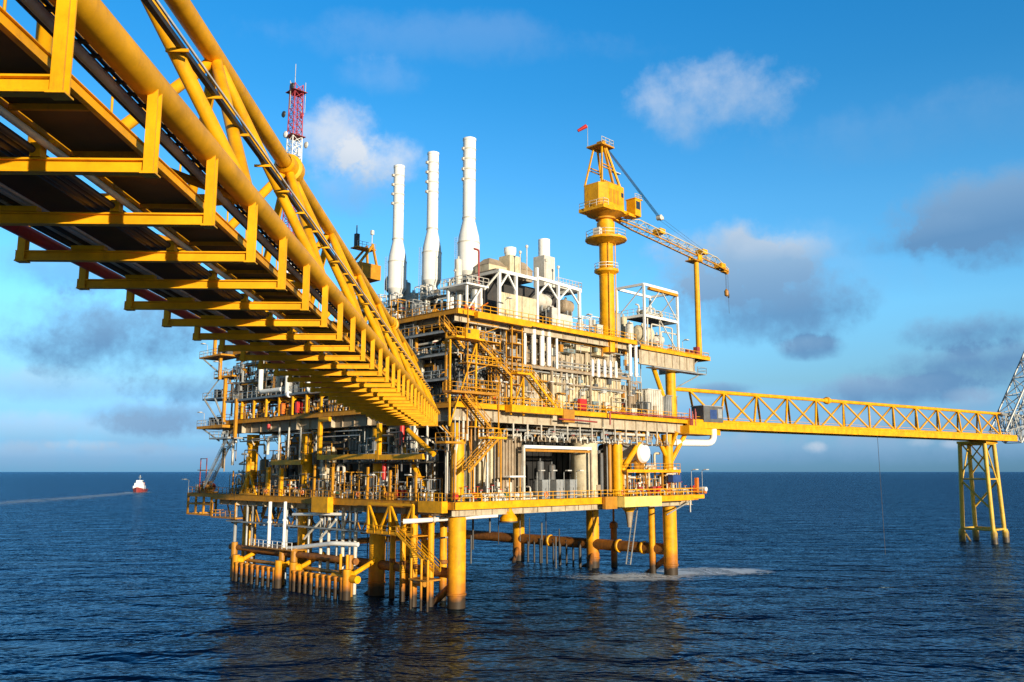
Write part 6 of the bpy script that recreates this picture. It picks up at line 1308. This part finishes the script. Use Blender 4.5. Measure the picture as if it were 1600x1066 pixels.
    pipe([(-1.5, b-4.2, ZC+2.2), (-1.5, b-4.2, ZC+5.0), (-1.5, b-5.8, ZC+5.0), (-1.5, b-5.8, ZC+3)], .26, 'off_white', 'off white looped pipe beside the tall cream tank')
    enclosure(1.0, 16, 19.6, 6, 27, 25.2, 'teal_grey', 'grey green cabin hung inside the yellow frames of the shaded side', 1.0, False)
    b, z = onA(597, 735, -2); pipe([(-1.6, b, ZC+2.8), (-1.6, b, ZC+6.2)], .34, 'red', 'bright red upright cylinder on the shaded lower deck')
    b, z = onA(625, 678, -2); pipe([(-1.6, b, z-1.6), (-1.6, b, z+2.0)], .4, 'red', 'bright red upright cylinder just below the end of the near bridge')
    b, z = onA(640, 680, -2); C(vessel_v(-1.2, b, z-2.0, .7, 4, 'off_white'), 'cream vessel beside the red cylinder below the bridge end', 'vessel', '', 'vessel below the bridge end')
    t = thing('service_gallery', 'grey gallery inside the yellow monorail frames on the shaded side', 'walkway', -2.2, 4, 19.4); MB().box(0, 0, -.2, 5, 24, 0).build('deck_plate', 'grating', t); g = MB(); rail(g, [(0, 24, 0), (0, 0, 0)], 1.1, 1.6); g.build('railing', 'galv', t)
    for i in range(9): C(frame_rack(rnd.uniform(-.9, 1), 5.5+i*2.4, 19.4, 1.8, 1.8, rnd.uniform(2, 4), rnd.choice(['galv', 'dark_grey']), 4, rnd.choice(['grey', 'off_white'])), 'rack on the gallery inside the yellow frames', 'rack', '', 'racks on the inner gallery')
    for i, px in enumerate((437, 452, 470)):
        b, z1 = onA(px, 668, -2.9); C(MBv(-2.9, b, onA(px, 722, -2.9)[1], z1-onA(px, 722, -2.9)[1], .16, 'off_white'), 'pale hanger rod above the short yellow beam', 'hanger', SHADY['P'], 'hanger rods above the short yellow beam')
    for b in (6.2, 14.5, 27, 41, 53): C(floodlight(-2.7, b, ZC, 3.4, R(-90)), 'lamp pole on the shaded edge', 'lamp', SHADY['C'], 'lamps on the shaded lower deck')
    for b in (18.5, 33.5, 44.6): C(lifebuoy(-3.05, b, ZC+.25, 'x'), 'orange lifebuoy hung on the shaded railing', 'lifebuoy', SHADY['C'], 'lifebuoys on the shaded railing')
    # below the lower deck: risers, conductors, fenders
    for i, (px, y0, y1, w) in enumerate(((422.5, 784, 858, 5.5), (446, 784, 856, 5))):
        b, z1 = onA(px, y0, -3.6); _, z0 = onA(px, y1, -3.6); r = w*.5*(143)/1350; o = MB().lathe([(r, 0), (r, z1-z0)], 12).lathe([(r*1.5, 4.2), (r*1.5, 4.5)], 12).build('riser_pipe', 'white'); place(o, -3.6, b, z0); C(o, 'thick white riser pipe of the pair above the landing stage', 'pipe', '', 'white riser pipes')
    for i, (b, r, m) in enumerate(((29.5, .26, 'off_white'), (27.4, .26, 'off_white'), (25.2, .2, 'galv'), (23.6, .32, 'off_white'), (21.8, .24, 'galv'), (20.4, .3, 'off_white'), (33.0, .2, 'galv'), (39.5, .2, 'galv'), (50.5, .3, 'grey'), (52.5, .2, 'galv'), (56.6, .3, 'grey'))):
        o = pipe([(-1.9, b, 12.6), (-1.9, b, 1.0), (-1.9, b, -3)], r, m); C(o, 'grey white riser pipe going down into the water', 'pipe', 'under the shaded side', 'slim riser pipes')
    # sloping off-white header pipes
    b0, z0 = onA(430, 860, -3.4); b1, z1 = onA(520, 849, -3.4); pipe([(-3.4, b0, z0), (-3.4, b1, z1), (-2, b1-4.5, z1)], .34, 'white', 'white header pipe lying across the white risers')
    b0, z0 = onA(458, 804, -3.4); b1, z1 = onA(505, 803, -3.4); pipe([(-3.4, b0, z0), (-3.4, b1, z1), (-2, b1-4, z1)], .24, 'white', 'short white pipe lying below the lower deck')
    for p, q in (((475, 842), (503, 812)), ((500, 842), (525, 812))):
        b0, z0 = onA(*p, -2.6); b1, z1 = onA(*q, -2.6); C(pipe([(-2.6, b0, z0), (-2.6, b1, z1)], .2, 'off_white'), 'slanting white brace pipe above the header pipe', 'pipe', '', 'slanting brace pipes')
    for i, (px, py, w) in enumerate(((595, 930, 9), (612, 935, 9), (628, 940, 9), (645, 948, 12), (672, 948, 10))):
        a, b = onZ(px, py, 0); d = (W(a, b, 0)-Vector((0, 0, 0))).length; r = w*.5*d/1370
        t = thing('conductor_pipe', None, 'conductor', a, b, 0); MB().lathe([(r, -6), (r, 12.2)], 16).build('casing', 'leg_yellow', t); MB().lathe([(r, 5.0), (r*1.15, 5.1), (r*1.15, 5.5), (r, 5.6)], 16, caps=False).build('guide_ring', 'brace_rust', t); C(t, 'yellow conductor pipe standing in the water by the near leg', 'conductor', '', 'yellow conductors by the near leg')
    for i in range(8):
        t = thing('conductor_pipe', None, 'conductor', 3.4+1.6*(i % 2), 2.6+i*2.0, 0); r = .34+.1*(i % 3); MB().lathe([(r, -6), (r, 12.2)], 14).build('casing', 'leg_yellow', t); MB().lathe([(r, 5.0), (r*1.2, 5.1), (r*1.2, 5.5), (r, 5.6)], 14, caps=False).build('guide_ring', 'brace_rust', t); C(t, 'yellow conductor pipe of the back row behind the near leg', 'conductor', '', 'back row of yellow conductors')
    # landing stage fenders
    def fender(x0, y0, x1, y1, n, label):
        a0, b0 = onZ(x0, y0, 0); a1, b1 = onZ(x1, y1, 0); a = -6.0; t = thing('boat_fender', label, 'fender', a, b1, 0); L = b0-b1
        MB().lathe([(.42, 0), (.42, L)], 12, (0, 0, 2.7), 'y').build('top_rail', 'orange_brown', t); MB().lathe([(.25, 0), (.25, L)], 10, (0, 0, .9), 'y').build('lower_rail', 'brace_rust', t)
        for k in range(n):
            y = L*(k+.4)/n; MB().lathe([(.30, -1.6), (.30, 2.7), (.36, 2.72), (.36, 3.1)], 10, (-.35, y, 0)).build('fender_post', 'leg_yellow', t)
        for y in (.2, L-.2): MB().tube((0, y, 2.9), (5.4, y, 5.2), .36, 10).build('arm', 'yellow', t)
        for y in (.0, L): MB().lathe([(.62, -3), (.62, 4.2)], 14, (0, y, 0)).build('corner_post', 'leg_yellow', t)
        for y in (.2, L-.2): MB().lathe([(.5, -.6), (.7, -.3), (.7, .3), (.5, .6)], 12, (.6, y, 3.3), 'x').build('rubber_bumper', 'yellow', t)
    fender(358, 908, 424, 920, 8, 'shorter yellow boat fender row far left at the water')
    fender(447, 924, 545, 937, 9, 'longer yellow boat fender row at the water beside the conductors')
    t = thing('landing_stage', 'rusty orange landing stage frame behind the two boat fenders', 'landing stage', -3.4, 20, 5)
    MB().tube((0, -2, 0), (0, 35, 0), .5, 12).build('beam', 'brace_rust', t)
    for y in (-1, 14, 17.5, 33): MB().lathe([(.55, -11), (.55, .9)], 12, (-.4, y, 0)).build('post', 'orange_brown', t)
    MB().tube((-.5, -1, -1.8), (-.5, 34, -1.8), .3, 10).build('beam', 'orange_brown', t); MB().box(-1.5, 13, .6, 1.4, 26, .8).build('deck_plate', 'orange_brown', t)
    g = MB(); rail(g, [(-1.5, 26, .8), (-1.5, 13, .8)], 1.1, 1.4); g.build('railing', 'white', t)
    (b0, z0), (b1, z1) = onA(624, 832, -4.0), onA(683, 893, -4.0); staircase((-4.0, b0, z0), (-4.0, b1, z1), 1.2, 'yellow stairs going down to the water beside the conductors', 'yellow')
    t = thing('water_landing', 'small dark landing at the foot of the water stairs by the near leg', 'landing', -4.0, 2.4, 1.6); MB().box(-1.2, -2.4, 2.2, 1.2, 1.4, 2.4).build('deck_plate', 'orange_brown', t)
    for y in (-2.2, -.9, 1.2): MB().lathe([(.16, -5), (.16, 5)], 8, (-.9, y, 0)).build('post', 'leg_yellow', t)
    MB().lathe([(.45, -1.0), (.45, 1.0)], 12, (.2, .6, 1.7), 'y').build('rubber_bumper', 'orange_brown', t)
    # yellow crossing pipes by the fender
    pipe([(-5.6, 20.5, 2.9), (-5.6, 14.5, 2.9)], .55, 'yellow', 'short thick yellow pipe joining the long fender to the conductors')
    for b in (18.6, 17.0): C(MBv(-5.7, b, -3, 9.2, .22, 'leg_yellow'), 'slim yellow post standing by the thick yellow pipe', 'post', 'at the water', 'slim yellow posts at the water')
shady()
def tray(a, b0, b1, z, m):
    t = thing('cable_ladder', None, 'cable ladder', a, b0, z); f = MB(); L = b1-b0
    for x in (0, .5): f.box(x-.03, 0, 0, x+.03, L, .14)
    k = .2
    while k < L: f.box(.03, k-.03, .04, .47, k+.03, .08); k += .5
    f.build('rails', m, t); MB().box(.08, 0, .09, .42, L, .16).build('cables', 'cable', t); return t
def wall_ladder(a, b, z0, z1, m):
    t = thing('wall_ladder', None, 'ladder', a, b, z0); h = z1-z0; f = MB()
    for y in (-.22, .22): f.bar((0, y, 0), (0, y, h), .06)
    f.build('rails', m, t); g = MB(); k = .3
    while k < h: g.bar((0, -.22, k), (0, .22, k), .04); k += .3
    g.build('rungs', m, t); c = MB()
    for q in range(int(h/1.2)): c.torus((-.35, 0, 1+q*1.2), .36, .025, 10, 4)
    c.build('cage', m, t); return t
def more_shade():
    dm = ['dark_grey', 'grey', 'galv', 'old_yellow', 'tan', 'off_white', 'orange_brown', 'slate']
    for i in range(18): b = rnd.uniform(2, 52); C(tray(rnd.uniform(-2.6, -.4), b, b+rnd.uniform(4, 10), rnd.choice([23.4, 24.2, 29.8, 33.6, 36.9, 20.8]), rnd.choice(['galv', 'grey', 'old_yellow'])), 'cable ladder running along the shaded face', 'cable ladder', '', 'cable ladders on the shaded face')
    for i in range(14): z0 = rnd.choice([ZC, ZM, 31]); C(wall_ladder(rnd.uniform(-2.9, -1.8), rnd.uniform(4, 61), z0, z0+rnd.uniform(3.4, 7), rnd.choice(['old_yellow', 'galv', 'old_yellow'])), 'caged ladder on the shaded face', 'ladder', '', 'caged ladders on the shaded face')
    for i in range(46): C(frame_rack(rnd.uniform(-2.2, 2.5), rnd.uniform(3, 61), rnd.choice([ZC, ZC, ZM, 31.0, 34.5, 37.7]), rnd.uniform(1, 2), rnd.uniform(1, 2.4), rnd.uniform(1.6, 3.2), rnd.choice(dm), 3, rnd.choice(dm)), 'small crowded rack on the shaded face', 'rack', '', 'small racks on the shaded face')
    for i in range(40): C(valve(rnd.uniform(-2.6, -.6), rnd.uniform(3, 62), rnd.choice([ZC, ZM, 31.0, 34.5]), rnd.choice(dm), rnd.choice(['red', 'dark', 'old_yellow']), rnd.uniform(1.2, 2.6), R(90)*rnd.randrange(2)), 'valve crowded on the shaded face', 'valve', '', 'valves on the shaded face')
    for i in range(40):
        b = rnd.uniform(3, 61); a = rnd.uniform(-2.6, 2); z0 = rnd.choice([ZC, ZM, 31, 18, 22]); C(MBv(a, b, z0, rnd.uniform(2, 6), rnd.choice([.06, .1, .14]), rnd.choice(dm)), 'upright thin line standing on the shaded face', 'pipe', '', 'upright thin lines on the shaded face')
    # under the lower deck: pipes, braces and hung steel in the shade
    for i in range(34):
        b = rnd.uniform(2, 58); a = rnd.uniform(-2.6, 14); zz = rnd.uniform(8.6, 12); C(pipe([(a, b, 12.4), (a, b, zz), (a+rnd.choice([0, 0, 4]), b+rnd.uniform(2, 8), zz), (a+rnd.choice([0, 2]), b+rnd.uniform(4, 9), 12.3)], rnd.choice([.08, .12, .18, .25]), rnd.choice(['dark_grey', 'galv', 'tan', 'off_white', 'orange_brown', 'grey'])), 'looped line hung below the lower deck', 'pipe', '', 'looped lines below the lower deck')
    for i in range(12):
        b = 3+i*4.9; t = thing('hung_brace', None, 'brace', -1.2, b, 8.8); MB().bar((0, 0, 3.5), (0, 2.2, 0), .18).build('strut', 'old_yellow', t); MB().bar((0, 4.4, 3.5), (0, 2.2, 0), .18).build('strut', 'old_yellow', t); MB().bar((0, 2.2, 0), (6, 2.2, 0), .2).build('beam', 'grey', t); C(t, 'V brace hung below the lower deck', 'brace', '', 'V braces below the lower deck')
    # top deck edge behind the bridge and round the stacks
    for i in range(26): C(rnd.choice([lambda: frame_rack(rnd.uniform(-.8, 4.5), rnd.uniform(1, 34), ZU, rnd.uniform(1.2, 2.4), 1.6, rnd.uniform(1.6, 3.6), rnd.choice(['galv', 'off_white', 'old_yellow', 'grey']), 3, rnd.choice(['off_white', 'grey', 'tan'])), lambda: valve(rnd.uniform(-1, 3), rnd.uniform(1, 34), ZU, rnd.choice(['galv', 'off_white', 'old_yellow']), rnd.choice(['red', 'dark']), rnd.uniform(1.4, 2.6), R(90)), lambda: vessel_v(rnd.uniform(3, 7), rnd.uniform(1, 34), ZU, rnd.uniform(.4, .8), rnd.uniform(2.4, 4.4), rnd.choice(['off_white', 'galv', 'white']))])(), 'pale fitting crowded below the stack galleries', 'fitting', '', 'fittings below the stack galleries')
    for i in range(12): C(rnd.choice([lambda: frame_rack(rnd.uniform(6.5, 8.5), rnd.uniform(3, 31), 45.2, 1.4, 1.4, rnd.uniform(1.6, 3), 'off_white', 3, 'galv'), lambda: vessel_v(rnd.uniform(11, 14), rnd.uniform(3, 31), 45.2, rnd.uniform(.4, .9), rnd.uniform(3, 6.5), rnd.choice(['white', 'off_white', 'galv']))])(), 'pale fitting at the feet of the stacks', 'fitting', '', 'fittings at the feet of the stacks')
    for i in range(4): C(pipe([(12+i*.8, 30.5+i*.7, 45), (12+i*.8, 30.5+i*.7, 52.2), (12+i*.8, 32.4+i*.7, 52.2), (12+i*.8, 32.4+i*.7, 50)], .3, 'slate'), 'blue grey hooked vent left of the farthest stack', 'vent', '', 'hooked vents left of the stacks')
more_shade()
write_counted()
